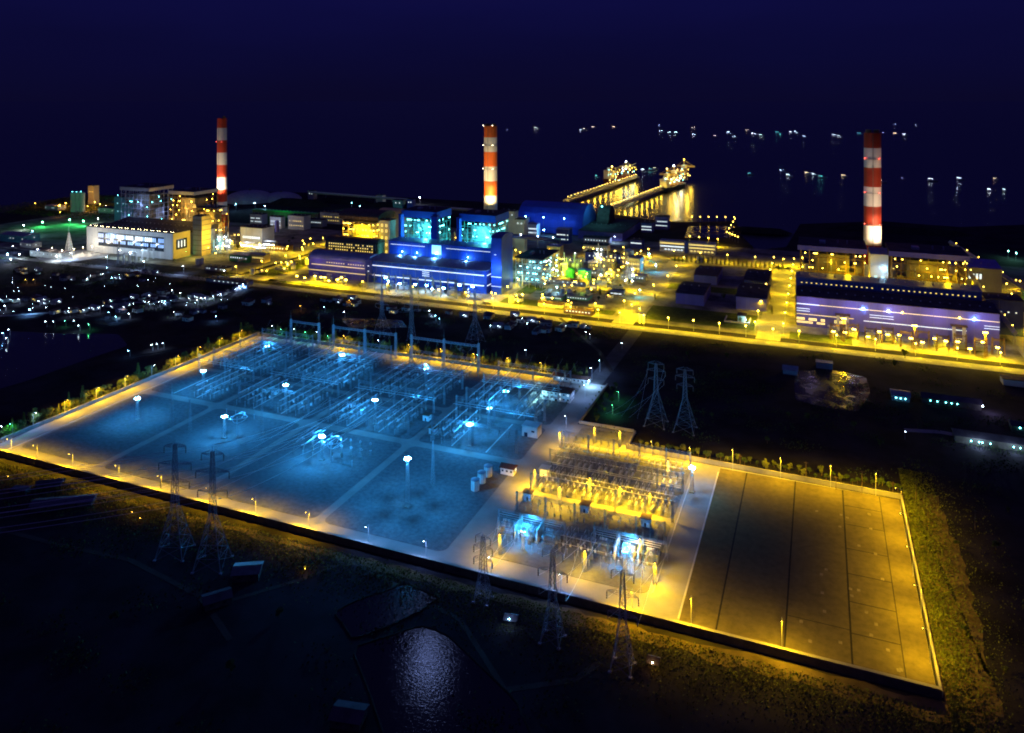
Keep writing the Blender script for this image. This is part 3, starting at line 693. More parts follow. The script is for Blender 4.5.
def line(P1, P2, label, grp, d=9, r=.12):
    for a, b in zip(tips(P1), tips(P2) if len(P2) == 5 else P2): cable(label, W(*a), W(*b), d, r, 'aluminium', grp, 14)
for key, du in (('a', -420), ('b', -420)):
    u, v, h, rz, arms = PL[key]
    cable_to = [(x + du, y - 260, z) for x, y, z in tips(PL[key])]
    line(PL[key], cable_to, 'dark conductor from the ' + ('first' if key == 'a' else 'second') + ' tall pylon running out over the dark fields', 'field lines of the ' + ('first' if key == 'a' else 'second') + ' pylon', 12, .15)
    g_ = [(x - 20 + j*2, 494, 15) for j, (x, y, z) in enumerate(tips(PL[key]))]
    line(PL[key], g_, 'conductor from the ' + ('first' if key == 'a' else 'second') + ' tall pylon down into the blue yard', 'incoming lines of the ' + ('first' if key == 'a' else 'second') + ' pylon', 6, .14)
for key in 'cde':
    u, v, h, rz, arms = PL[key]
    line(PL[key], [(u + 6 - j*4, 396, 11.5) for j in range(6)], 'conductor from the pylon %s down to the low gantries' % {'c': 'beside the widest yard road', 'd': 'before the pale blue road', 'e': 'at the yellow yard corner'}[key], 'drop lines of the ' + {'c': 'first', 'd': 'second', 'e': 'third'}[key] + ' small pylon', 2, .13)
line(PL['h'], PL['i'], 'far conductor between the canal pylon and the narrow pylon', 'far lines', 4)
line(PL['f'], [(-150+j*6, 560, 10) for j in range(6)], 'conductor from the grey scrub pylon down toward the entry road hedge', 'scrub lines', 3)
# ------------------------------------------------------------------ yellow yard gear
random.seed(8)
YR = [(KP, 390), (KC, 396), (KB, 402), (KD, 409), (KP, 417), (KA, 428), (KD, 455), (KC, 462), (KB, 467), (KD, 474), (KP, 480), (KD, 490), (KP, 496), (KC, 503), (KD, 511)]
for bay in range(6):
    for ph in range(3):
        u = -164 + bay*14.2 + ph*4
        for j, (K, v) in enumerate(YR):
            if 404 < v < 430 and (bay in (0, 1, 4, 5)) and v != 428: continue     # room for the power transformers
            K.put(u, v, .15, 0, f'{words_kind(K)} in the {"front" if v < 450 else "rear"} rows of the yellow yard', f'{KN[K]} in the {"front" if v < 450 else "rear"} yellow rows', (.85, .85, .95))
for i, v in enumerate((458, 464, 477, 487, 494, 500, 508, 392, 399)):
    tube(f'{ONES[i]} long crosswise tube over the yellow yard', (-168, v, 7.6), (-80, v, 7.6), .18, 'aluminium', 'crosswise busbars of the yellow yard')
# power transformers with firewalls under blue floods
def mk_trafo():
    t = T('power_transformer', 'x', 'transformer', 0, 0)
    MB().box(-3.2, 3.2, -2.2, 2.2, .6, 4.6).box(-2.4, 2.4, -1.5, 1.5, 4.6, 5.1).build('tank', 'pale_steel', t)
    for s_ in (-1, 1):
        b = MB()
        for k in range(7): b.box(-3+k*.95, -2.7+k*.95, s_*3.5-.9, s_*3.5+.9, .9, 4.2)
        b.build('radiator', 'pale_steel', t)
    MB().bar((-3, 0, 6.2), (1, 0, 6.2), 1.2, 10).bar((-2, 0, 5), (-2, 0, 5.8), .2).bar((0, 0, 5), (0, 0, 5.8), .2).build('conservator', 'white_paint', t)
    for k in range(3): ins(MB(), -1.8+k*1.9, -1.2, 5.0, 7.8, .2).build('bushing', 'ceramic', t)
    MB().box(-3.6, 3.6, -4.6, 4.6, 0, .6).build('plinth', 'concrete', t); return t
KT = Series(mk_trafo)
for j, (px, py, where) in enumerate(((527, 540, 'in the blue lit bank nearest the pale kiosk'), (627, 560, 'in the blue lit bank by the yellow corner'))):
    u, v = uv(px, py)
    for i in range(3):
        KT.put(u - 13 + i*13, v + 4, .17, 0, f'{["first","second","last"][i]} power transformer {where}', 'power transformers of the yellow yard')
    for i in range(2):
        single(MB().box(-.3, .3, -6, 6, 0, 7.5).box(-.4, .4, -6.1, 6.1, 7.5, 7.7), 'firewall', f'{["first","second"][i]} concrete fire wall between transformers {where}', 'fire wall', 'white_paint', u - 6.5 + i*13, v + 4, .17)
    t = T('transformer_gantry', 'low pale gantry carrying bright tubes ' + where, 'gantry', u, v, 0, 0, 'transformer gantries')
    for x in (-20, -7, 7, 20): MB().lattice(x, 7, 0, 10, 1, .7, 5, .14, .08).build('column', 'pale_steel', t)
    MB().beam((-20, 7, 9.6), (20, 7, 9.6), 1, 16, .14).build('beam', 'pale_steel', t)
    for k in range(3): MB().bar((-19, 4+k*2.4, 8.0-k*.2), (17, 4+k*2.4, 8.0-k*.2), .3, 6).build('tube', 'aluminium', t)
    t = T('flood_tower', 'short white lattice post with cold floodlights ' + where, 'light mast', u + 1, v - 9, 0, 0, 'floodlights of the transformer banks')
    MB().lattice(0, 0, 0, 9, 1.2, .9, 5, .14, .09).build('mast', 'white_paint', t); MB().box(-1.5, 1.5, -.3, .3, 9, 9.4).build('crossbar', 'pale_steel', t)
    for s_ in (-1, 1): bulb(t, s_*1.1, .5, 9.2, .26, 'bulb_blue'); 
    lamp(t, 0, 1.2, 10.2, 26000, (.03, .40, 1), r=.6, name='flood_light')
    lamp(t, 0, 14, 11, 7000, (.04, .45, 1), r=.6, name='flood_light')
# yellow floods of the yellow yard
for i, (px, py, pw) in enumerate([(535, 487, 60000), (590, 496, 60000), (620, 505, 60000), (650, 512, 60000), (594.7, 443, 45000), (620, 447, 45000), (668, 478, 30000), (560, 505, 40000), (500, 555, 30000), (585, 572, 30000), (655, 585, 42000), (560, 448, 22000), (640, 560, 30000)]):
    u, v = uv(px, py); t = T('yellow_floodlight_post', nth(i) + ' lattice post with a downward yellow floodlight in the yellow yard', 'light post', u, v, 0, 0, 'yellow floodlight posts')
    MB().lattice(0, 0, 0, 11.5, 1.3, 1.0, 6, .16, .1).build('mast', 'steel', t); MB().box(-.8, .8, -.5, .5, 11.5, 11.8).build('lamp_housing', 'dark_steel', t)
    bulb(t, 0, -.6, 11.3, .16, 'bulb_amber'); lamp(t, 0, -3.2, 10.8, pw*1.0, YW, 'SPOT', .5, 'flood_light', (0, -1.6, 0), 165, .5)
# ------------------------------------------------------------------ kiosks, tanks, office
def kiosk(px, py, s_, h, label, m='white_paint', roof=True):
    u, v = uv(px, py); t = T('relay_kiosk', label, 'kiosk', u, v, .15, 0, 'relay kiosks of the switchyard')
    MB().box(-s_/2, s_/2, -s_/2, s_/2, 0, h).build('cabin', m, t)
    MB().box(-s_/2-.7, s_/2+.7, -s_/2-.7, s_/2+.7, h+.35, h+.6).box(-.3, .3, -.3, .3, h, h+.35).build('roof', 'brown_roof' if roof else 'pale_concrete', t)
    plate(t, 'door', 'glass_dark', 0, -s_/2-.03, 1.2, 1.1, .06, 2.2); plate(t, 'window', 'lit_blue' if m != 'cream' else 'lit_yellow', s_*.28, -s_/2-.03, 2.3, .8, .06, .9); plate(t, 'window', 'glass_dark', s_/2+.03, 0, 2.2, .06, 1.5, .9)
for px, py, s_, h, lab in ((266, 392, 5, 3.4, 'white relay kiosk between the first and second blue pads'), (275, 394, 4.5, 3.2, 'smaller white relay kiosk just behind the first blue mast kiosk'), (351.5, 406.5, 5, 3.4, 'white relay kiosk in the middle of the dense rows'),
    (427, 420, 5, 4, 'white relay kiosk leaning close to the crossing lamp mast'), (433.4, 433, 5, 4, 'white relay kiosk nearest the white lattice mast'),
    (528.6, 499, 5, 4.2, 'blue lit kiosk with a flat brown canopy nearest the water tank'), (585.4, 511, 5, 4.2, 'blue lit kiosk with a flat brown canopy in the middle of the yellow yard'), (646, 525, 5, 4.2, 'blue lit kiosk with a flat brown canopy by the yellow yard corner')): kiosk(px, py, s_, h, lab)
kiosk(545, 476, 5.5, 5, 'yellow lit box cabin at the head of the yellow yard', 'cream', False)
def mk_tank():
    t = T('oil_tank', 'x', 'tank', 0, 0)
    b = MB().cyl(0, 0, 0, 6.5, 2.6, 2.6, 10); b.build('shell', 'white_paint', t)
    b = MB()
    for k in range(10): a = 2*pi*k/10; b.bar((2.7*cos(a), 2.7*sin(a), 0), (2.7*cos(a), 2.7*sin(a), 6.6), .22)
    b.build('rib', 'pale_concrete', t)
    MB().cyl(0, 0, 6.5, 6.8, 2.9, 2.9, 10).cyl(0, 0, 6.8, 7.3, 2.5, .6, 10).build('lid', 'tin_roof', t); return t
KK = Series(mk_tank)
for i, (px, py) in enumerate(((475.3, 490), (481.7, 482.5), (488.2, 476))): KK.put(*uv(px, py), .15, 0, ['frontmost white ribbed tank beside the small brown roofed shed', 'middle white ribbed tank of the three', 'rearmost white ribbed tank, closest to the small brown roofed shed'][i], 'ribbed oil tanks')
def bwin(t, u1, v0, w_, d_, rows, h, m='lit_white', dm='glass_dark', p=.3, n=8, ww=1.3, wh=1.2, side=True):
    for r in range(rows):
        z = (r+.6)*h/rows
        for k in range(n): plate(t, 'window', m if random.random() < p else dm, (k+.5)*w_/n, -.04, z, ww, .08, wh)
        if side:
            for k in range(max(2, int(n*d_/w_))): plate(t, 'window', m if random.random() < p else dm, w_+.04, (k+.5)*d_/max(2, int(n*d_/w_)), z, .08, ww, wh)
def house(name, label, cat, px, py, w_, d_, h, wm, rm, rf='hip', rows=1, n=5, p=.3, m='lit_white', rh=3, group=None, rz=0.0, uvp=None, ov=.8):
    u, v = uvp or uv(px, py); t = T(name, label, cat, u, v, 0, rz, group)
    MB().box(0, w_, 0, d_, 0, h).build('wall', wm, t)
    b = MB()
    if rf == 'flat': b.box(-ov/2, w_+ov/2, -ov/2, d_+ov/2, h, h+.6)
    else: getattr(b, rf)(-ov, w_+ov, -ov, d_+ov, h, h+rh)
    b.build('roof', rm, t)
    if rows: bwin(t, 0, 0, w_, d_, rows, h, m, p=p, n=n)
    return t
t = house('office_building', 'white two storey office with a dark hipped roof beside the gate road', 'building', 542, 399, 24, 12, 7.5, 'white_paint', 'tile_roof', 'hip', 2, 7, .15)
plate(t, 'door', 'glass_dark', 12, -.05, 1.2, 2, .1, 2.4); MB().box(9, 15, -2.5, 0, 3, 3.3).bar((9.3, -2.2, 0), (9.3, -2.2, 3), .3).bar((14.7, -2.2, 0), (14.7, -2.2, 3), .3).build('porch', 'white_paint', t)
lamp(t, -3, -5, 7, 7000, (.4, .9, .9), name='porch_light'); bulb(t, -.3, -.6, 3.6, .2, 'bulb_cyan')
t = house('gatehouse', 'long low lit building at the yard gate', 'building', 553, 380, 32, 8, 4, 'white_paint', 'tile_roof', 'gable', 1, 9, .3, rh=2)
bulb(t, 32.6, -.6, 4.2, .25, 'bulb_blue'); lamp(t, 36, -4, 6, 18000, (.3, .6, 1), name='gate_light')
t = house('equipment_shed', 'plain pale box shed at the end of the fourth pad', 'shed', 522, 436, 12, 9, 7.5, 'pale_concrete', 'pale_concrete', 'flat', 0)
plate(t, 'door', 'glass_dark', 3, -.05, 1.6, 2.6, .1, 3.2); plate(t, 'window', 'glass_dark', 8.5, -.05, 4.5, 2.4, .1, 1.2)
t = house('pump_shed', 'small white shed with a brown gabled roof behind the three ribbed tanks', 'shed', 500.5, 474, 9, 6, 4.5, 'white_paint', 'tile_roof', 'gable', 1, 3, .1, rh=2)
# gate lamps and blue lit entry road, potted shrubs
for i, (px, py) in enumerate([(592, 380), (600, 372), (585, 398), (566, 430)]):
    wallW.put(*uv(px, py), 0, 0, nth(i) + ' white lamp post counting inward along the pale entry road', 'entry road lamps')
random.seed(2)
for i in range(12):
    tree(0, -190.5 if i % 2 else -172.5, 585 + i*4.6, .32, nth(i) + ' small round shrub counting up the pale entry road', 'shrubs along the entry road')
# cabins and lamps in the dark foreground
for i, (px, py, w_, d_, h, lab, rf) in enumerate([(232, 583, 13, 10, 4, 'farmhouse with a pale tin roof near the second tall pylon', 'gable'), (205, 612, 12, 8, 3.5, 'hut with a ridged tin roof among bushes in the dark field', 'gable'),
    (30, 512, 34, 9, 3.2, 'long low tin roofed shed below the wall corner', 'gable'), (36, 490, 14, 6, 3, 'small pale roofed shed nearest the wall corner', 'gable'), (10, 495, 10, 5, 3, 'low hut with a pale flat roof outside the wall corner', 'flat'),
    (330, 728, 12, 9, 3.6, 'hut with a dark tin roof at the fish pond edge', 'gable'), (505, 625, 5, 4, 2.6, 'tiny pond hut with one cold lamp', 'gable'), (648, 668, 4, 4, 2.6, 'tiny guard hut with one amber lamp below the wall', 'gable')]):
    t = house('field_hut', lab, 'hut', px, py, w_, d_, h, 'wall_dark', 'dark_roof' if i % 2 else 'field_tin', rf, 1, 2, 0, rh=1.6, rz=[.5, .9, .55, .6, .3, .2, .2, 0][i], group='huts on the dark fields')
    if i == 6: bulb(t, 2, -.5, 3.4, .22, 'bulb_blue'); lamp(t, 2, -2, 5, 600, (.4, .6, 1), name='hut_light')
    if i == 7: bulb(t, 2, -.5, 3.2, .26, 'bulb_warm'); lamp(t, 2, -2, 4, 500, OC, name='hut_light')
for i, (px, py) in enumerate([(132, 515), (140, 521), (305, 572), (8, 479)]):
    u, v = uv(px, py); t = T('field_brazier', nth(i) + ' small orange lamp on a stake in the dark field', 'field lamp', u, v, 0, 0, 'orange field lamps')
    MB().bar((0, 0, 0), (0, 0, 1.6), .12, 5).build('stake', 'dark_steel', t); bulb(t, 0, 0, 1.8, .12, 'bulb_amber'); lamp(t, 0, 0, 2.6, 350, OC, name='stake_light')
# ================================================================== POWER PLANT
def hall(name, label, cat, u0, u1, v0, v1, h, wm, rm='dark_roof', roof='flat', rh=2.0, strips=(), side=(), p=None, wins=None, group=None, side_m=None, z0=0):
    """strips: (z, thickness, f0, f1, material) ribbon windows on the front; side: the same on the u1 end."""
    t = T(name, label, cat, u0, v0, 0, 0, group); L, D = u1-u0, v1-v0
    MB().box(0, L, 0, D, z0, h).build('wall', wm, t)
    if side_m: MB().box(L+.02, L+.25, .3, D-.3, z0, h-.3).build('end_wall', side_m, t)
    b = MB()
    if roof == 'flat': b.box(-.6, L+.6, -.6, D+.6, h, h+rh*.4)
    elif roof == 'barrel': b.barrel(-.8, L+.8, -.8, D+.8, h, h+rh)
    elif roof == 'gable': b.gable(-.8, L+.8, -.8, D+.8, h, h+rh)
    elif roof == 'shed':
        i = len(b.v); b.v += [(-.8, -.8, h), (L+.8, -.8, h), (L+.8, D+.8, h), (-.8, D+.8, h), (-.8, -.8, h+.5), (L+.8, -.8, h+.5), (L+.8, D+.8, h+rh), (-.8, D+.8, h+rh)]
        b.f += [(0, 3, 2, 1), (4, 5, 6, 7), (0, 1, 5, 4), (1, 2, 6, 5), (2, 3, 7, 6), (3, 0, 4, 7)]
    r = b.build('roof', rm, t)
    b = MB()
    for k in range(int(L/9)): b.cyl(5 + k*9, D*.5, h+rh*(1 if roof in ('barrel', 'gable') else .4)-.2, h+rh*(1 if roof in ('barrel', 'gable') else .5)+1.2, .8, .8, 6)
    if int(L/9) > 1 and roof != 'barrel': b.build('roof_vent', 'grey_clad', r)
    for z, th, f0, f1, m in strips: plate(t, 'ribbon_window', m, L*(f0+f1)/2, -.05, z, L*(f1-f0), .12, th)
    for z, th, f0, f1, m in side: plate(t, 'ribbon_window', m, L+.28, D*(f0+f1)/2, z, .12, D*(f1-f0), th)
    if wins:
        for (z, n, ww, wh, m, f0, f1) in wins:
            for k in range(n):
                if random.random() < .9: plate(t, 'window', m, L*(f0 + (f1-f0)*(k+.5)/n), -.05, z, ww, .12, wh)
    # cladding seams and downpipes
    b = MB()
    for k in range(1, int(L/12)): b.box(k*12-.12, k*12+.12, -.12, -.003, z0+.4, h-.4)
    if int(L/12) > 1: b.build('downpipe', 'grey_clad', t)
    return t
def boiler(label, u0, u1, v0, v1, h, frame, lampm, nl, lcol, lpow, roofm, rt=4, group='boiler houses', edge=None, dense=.5, casing='dark_steel', open_z=0, tilt=0, ln=4, ov=1.5):
    t = T('boiler_house', label, 'boiler house', u0, v0, 0, 0, group); L, D = u1-u0, v1-v0
    nx, ny, nf = max(4, int(L/9)), max(3, int(D/10)), max(5, int(h/8))
    b = MB()
    for i in range(nx+1):
        for j in range(ny+1):
            if i in (0, nx) or j in (0, ny): b.bar((L*i/nx, D*j/ny, 0), (L*i/nx, D*j/ny, h), .9)
    b.build('steel_frame', frame, t)
    b = MB()
    for f in range(1, nf):
        z = h*f/nf
        b.bar((0, 0, z), (L, 0, z), .6).bar((L, 0, z), (L, D, z), .6).bar((0, 0, z), (0, D, z), .6)
        if random.random() < .85: b.box(0, L*random.uniform(.5, 1), -.1, 3.5, z-.15, z+.05)
        b.box(L-3.4, L+.1, 0, D*random.uniform(.6, 1), z-.15, z+.05)
        for i in range(nx):
            if random.random() < dense: x = L*i/nx; b.bar((x, 0, z), (x+L/nx, 0, z+h/nf*random.choice([-1, 1])), .35)
        b.bar((0, 0, z+1.1), (L, 0, z+1.1), .18).bar((L, 0, z+1.1), (L, D, z+1.1), .18)
    b.build('walkway', frame, t)
    c = MB().box(L*.22, L*.78, D*.25, D*.8, open_z, h*.9).box(L*.1, L*.9, D*.4, D*.7, h*.25, h*.6)
    for k in range(9): x = random.uniform(2, L-6); z = random.uniform(.05, .75)*h; c.box(x, x+random.uniform(3, 8), 3.8, 9, z, z+random.uniform(3, 9))
    c.build('furnace_casing', casing, t)
    c = MB()
    for k in range(10): x = random.uniform(2, L-2); z = random.uniform(.1, .8)*h; c.bar((x, random.uniform(2.5, 6), z*random.uniform(0, .6)), (x, 4, z+6), random.uniform(.5, 1.3), 8); c.bar((x, 4, z), (x+random.uniform(-12, 12), 4, z), .9, 8)
    c.build('pipework', 'pale_steel', t)
    b = MB(); i = 0
    b.v += [(-ov, -ov, h), (L+ov, -ov, h), (L+ov, D+ov, h+tilt), (-ov, D+ov, h+tilt), (-ov, -ov, h+rt), (L+ov, -ov, h+rt), (L+ov, D+ov, h+rt+tilt), (-ov, D+ov, h+rt+tilt)]
    b.f += [(0, 3, 2, 1), (4, 5, 6, 7), (0, 1, 5, 4), (1, 2, 6, 5), (2, 3, 7, 6), (3, 0, 4, 7)]
    r = b.build('roof', 'dark_roof', t)
    if roofm: MB().box(-ov-.3, L+ov+.3, -ov-.35, -ov-.02, h-.6, h+rt+.1).box(L+ov+.02, L+ov+.35, -ov, D+ov, h-.6, h+rt+.1).build('fascia', roofm, r)
    MB().box(L*.3, L*.4, D*.3, D*.5, h+rt, h+rt+3).cyl(L*.6, D*.5, h+rt, h+rt+4, .8).cyl(L*.75, D*.5, h+rt, h+rt+4, .8).build('roof_plant', 'grey_clad', r)
    for k in range(nl):
        z = (random.randint(1, nf-1)+.55)*h/nf
        if random.random() < .68: bulb(t, random.uniform(1, L-1), -.9, z, .55, lampm)
        else: bulb(t, L+.8, random.uniform(1, D-1), z, .55, lampm)
    for k in range(2): lamp(t, L*(.25+.5*k), -6, h*(.35+.35*k), lpow*2.2, lcol, r=2, name='boiler_light')
    lamp(t, L+6, D*.5, h*.5, lpow*1.6, lcol, r=2, name='boiler_light'); lamp(t, L*.5, 2.5, h*.8, lpow*.6, lcol, r=2, name='boiler_light')
    return t
def chimney(px, v, htop, r0, r1, label, red, lights, flues=2, band=24.6, capm='brown_steel', lit=(1, .75, .45), lp=600000, capc=False):
    u = Uat(px, v); t = T('striped_chimney', label, 'chimney', u, v, 0, 0, 'striped chimneys')
    z1 = htop-4; i = 0; rad = lambda z: r0 + (r1-r0)*z/htop
    while z1 > 0.5:
        z0 = max(0, z1-(band*(.78 if i == 0 else 1)))
        MB().cyl(0, 0, z0, z1, rad(z0), rad(z1), 32).build('red_band' if i % 2 == 0 else 'white_band', red if i % 2 == 0 else 'chimney_white', t)
        z1 = z0; i += 1
    b = MB()
    for k in range(flues): a = 2*pi*k/flues + .3; b.cyl(cos(a)*r1*.48, sin(a)*r1*.48, htop-5, htop, r1*.36, r1*.36, 14)
    b.build('flue', capm, t)
    for q, z in enumerate(lights):
        g_ = MB().cyl(0, 0, z-.25, z, rad(z)+1.4, rad(z)+1.4, 28)
        for a in range(14): an = 2*pi*a/14; g_.bar(((rad(z)+1.3)*cos(an), (rad(z)+1.3)*sin(an), z), ((rad(z)+1.3)*cos(an), (rad(z)+1.3)*sin(an), z+1.2), .12)
        gl = g_.build('gallery', 'dark_steel', t)
        for a in (-2.5, -.9): bulb(gl, (rad(z)+1.7)*cos(a), (rad(z)+1.7)*sin(a), z+.6, .38 if q else .38, 'bulb_red' if red != 'orange_paint' else 'bulb_warm')
    b = MB().bar((0, -rad(0)-.3, 2), (0, -rad(htop)-.3, htop-6), .4)
    for s_ in (-1, 1): b.bar((s_*.35, -rad(0)-.45, 2), (s_*.35, -rad(htop)-.45, htop-6), .12)
    b.build('ladder', 'dark_steel', t)
    for (dx, dy, z, tf) in ((-38, -76, 55, .85), (16, -40, 72, .40), (30, -74, 80, .62)):
        o = lamp(t, dx, dy, z, lp*.85, lit, 'SPOT', .8, 'chimney_floodlight', (0, 0, htop*tf), 60, .7)
    return t
random.seed(21)
# ---- first plant, by the sea and the town
hall('turbine_hall', 'white turbine hall with a long blue glazed front beside the green lamp', 'turbine hall', -1106, -922, 893, 928, 40, 'white_paint', 'dark_roof', 'flat', 3, [], [], side_m='yellow_clad')
t = bpy.data.objects['turbine_hall']
plate(t, 'glazed_front', 'glass_dark', 96, -.06, 22, 140, .14, 22)
for k in range(35):
    for z, hh in ((27.5, 6.5), (19, 5)):
        plate(t, 'lit_window', 'lit_white' if 6 < k < 30 and (k*7 + int(z)) % 5 and z > 20 else ('lit_blue' if (k*3 + int(z)) % 4 else 'glass_dark'), 28 + k*4.0, -.2, z, 2.9, .1, hh)
plate(t, 'glazed_end', 'glass_dark', 184.3, 17, 22, .1, 22, 16)
for k in range(7): plate(t, 'lit_window', 'lit_white' if k % 2 else 'glass_dark', 184.4, 8 + k*3, 22, .1, 1.6, 10)
for k in range(40): bulb(t, 8 + k*4.5, 1, 42.2, .25, 'bulb_warm', 'roof_lamp') if k % 3 != 1 else None
for x in (20, 70, 120, 165): lamp(t, x, -30, 14, 9000, (.65, .82, 1), r=1, name='facade_light')
lamp(t, 215, 10, 16, 16000, (1, .80, .12), r=1, name='facade_light')
hall('heater_bay', 'low dark roof bay between the white hall and the open boilers', 'building', -1120, -925, 940, 985, 34, 'grey_clad', 'dark_roof', 'shed', 8)
boiler('open frame boiler house with a pale v edged roof, farther from the chimney', -1176, -1108, 1020, 1072, 83, 'steel', 'bulb_cyan', 14, (.3, .45, 1), 9000, 'pale_concrete', 5, dense=.7, tilt=2)
boiler('open frame boiler house lit amber on one side, next to the red chimney', -1060, -1006, 1020, 1076, 81, 'brown_steel', 'bulb_amber', 30, (1, .62, .12), 26000, 'cream', 5, dense=.8)
hall('precipitator_block', 'teal lit block behind the open boilers at the sea end', 'building', -1240, -1195, 1060, 1090, 62, 'teal_clad', 'dark_roof', wins=[(50, 5, 2, 2, 'lit_cyan', .1, .9), (35, 4, 2, 2, 'lit_cyan', .1, .9)])
t = hall('stair_tower', 'yellow lit stair tower with dark floor lines beside the white hall', 'tower', -921, -903, 932, 952, 62, 'grey_clad', 'dark_roof', side_m='yellow_clad', rh=1)
for k in range(7): plate(t, 'floor_line', 'dark_steel', 18.4, 10, 8+k*8, .1, 18, .9)
for k in range(7): plate(t, 'floor_line', 'dark_steel', 9, -.1, 8+k*8, 17, .1, .9)
lamp(t, 40, 6, 30, 60000, (1, .72, .08), r=1, name='facade_light')
boiler('brown open frame duct tower between the stair tower and the chimney', -965, -925, 985, 1015, 66, 'brown_steel', 'bulb_amber', 26, (1, .6, .06), 18000, None, 1, dense=.9)
chimney(222, 1150, 214, 9.6, 8.6, 'red and white chimney at the sea end, slimmest of the three', 'red_paint', [165], 1, 23.5, lit=(1, .78, .52), lp=430000)
hall('ash_building', 'cream building with a white lit pipe rack beside the sea end chimney', 'building', -895, -850, 1010, 1040, 34, 'cream', 'dark_roof', wins=[(18, 8, 3, 3, 'lit_white', .1, .9)])
for k, (x, y, z) in enumerate(((-870, 985, 14), (-850, 992, 10), (-838, 1000, 16))):
    t = T('pipe_rack', nth(k) + ' white lit pipe rack behind the amber street', 'pipe rack', x, y, 0, 0, 'pipe racks of the first plant')
    b = MB(); [b.bar((i*5, 0, 0), (i*5, 0, z), .6).bar((i*5, 8, 0), (i*5, 8, z), .6).bar((i*5, 0, z), (i*5, 8, z), .5) for i in range(5)]; b.build('rack_frame', 'pale_steel', t)
    b = MB(); [b.bar((0, j*2, z+.5), (20, j*2, z+.5), .9, 8) for j in range(4)]; b.build('pipework', 'white_paint', t)
    for i in range(6): bulb(t, i*4, -.6, z*.7, .4, 'bulb_white')
    lamp(t, 10, -4, z+3, 5000, (.6, .7, 1), name='rack_light')
# coal domes, long green shed, silos and sea side clutter
def dome(label, px, v, r, h, m='grey_clad'):
    u = Uat(px, v); t = T('storage_dome', label, 'dome', u, v, 0, 0, 'low storage domes'); b = MB(); n, mm = 28, 6; b.v = []; 
    for j in range(mm):
        a = (pi/2)*j/mm
        for k in range(n): b.v.append((r*cos(a)*cos(2*pi*k/n), r*cos(a)*sin(2*pi*k/n), h*sin(a)))
    b.v.append((0, 0, h))
    for j in range(mm-1):
        for k in range(n): b.f.append((j*n+k, j*n+(k+1) % n, (j+1)*n+(k+1) % n, (j+1)*n+k))
    for k in range(n): b.f.append(((mm-1)*n+k, (mm-1)*n+(k+1) % n, mm*n))
    b.build('shell', m, t); MB().cyl(0, 0, h-.4, h+2.5, 3, 2.5).build('roof_vent', 'dark_roof', t); return t
dome('broad grey storage dome beyond the red chimney', 250, 1480, 62, 26)
dome('smaller grey storage dome toward the dark coal heaps', 281, 1520, 50, 20, 'grey_clad')
t = hall('green_conveyor_house', 'long narrow green roofed gallery beyond the red chimney', 'building', -1120, -960, 1300, 1312, 11, 'dark_steel', 'green_paint', 'flat', 4)
lamp(t, 80, -20, 24, 16000, GC, r=1, name='roof_light')
for i, px in enumerate((73.5, 77.8, 82)):
    u, v = uv(px, 212); t = T('silo', nth(i) + ' of the grey silos in a row by the sea', 'silo', u, v, 0, 0, 'silos by the sea')
    MB().cyl(0, 0, 0, 42, 6, 6, 16).build('shell', 'cream', t); MB().cyl(0, 0, 42, 45, 6, 2, 16).build('cap', 'tin_roof', t); bulb(t, 0, -3, 45, .5, 'bulb_cyan')
hall('silo_tower', 'square amber lit block beside the sea silos', 'building', *[Uat(88, 1290), Uat(94, 1290)], 1290, 1304, 44, 'cream', 'dark_roof', wins=[(30, 3, 2, 2, 'lit_yellow', .1, .9)])
for i, (px, py, m, c, pw) in enumerate([(60, 205, 'bulb_amber', OC, 60000), (66, 203, 'bulb_amber', OC, 60000), (95, 202, 'bulb_amber', OC, 50000), (100, 204, 'bulb_amber', OC, 50000), (88, 206, 'bulb_amber', OC, 40000), (106, 206, 'bulb_warm', (1, .8, .6), 20000), (112, 207, 'bulb_warm', (1, .8, .6), 20000), (35.5, 203, 'bulb_amber', OC, 3000), (60.5, 212, 'bulb_amber', OC, 3000),
     (43, 222, 'bulb_green', GC, 90000), (70, 219.5, 'bulb_green', GC, 90000), (84, 221, 'bulb_green', GC, 110000), (98.5, 218.5, 'bulb_white', WC, 20000), (24, 225, 'bulb_white', WC, 16000), (33, 231, 'bulb_cyan', (.3, .7, 1), 30000), (186, 251.5, 'bulb_green', GC, 120000), (8, 254, 'bulb_blue', (.35, .6, 1), 60000), (11, 259, 'bulb_white', WC, 26000), (20, 254, 'bulb_white', WC, 20000), (57, 256, 'bulb_white', WC, 30000), (118, 195, 'bulb_cyan', CC, 20000)]):
    u, v = uv(px, py + 5); Y = UY*u + UX*v
    h = H - (py-HY)*Y/F; t = T('tall_lamp', nth(i) + f' tall {m[5:]} lamp among the buildings on the sea side of the first plant', 'lamp', u, v, 0, 0, 'tall lamps by the sea')
    MB().bar((0, 0, 0), (0, 0, h), .5, 6, .3).build('pole', 'steel', t); MB().box(-.8, .8, -.3, .3, h, h+.4).build('crossbar', 'steel', t)
    bulb(t, 0, -.8, h-.2, .9 if pw > 50000 else .55, m)
    if pw: lamp(t, 0, -2.2, h+.5, pw*.6, c, r=1, name='mast_light')
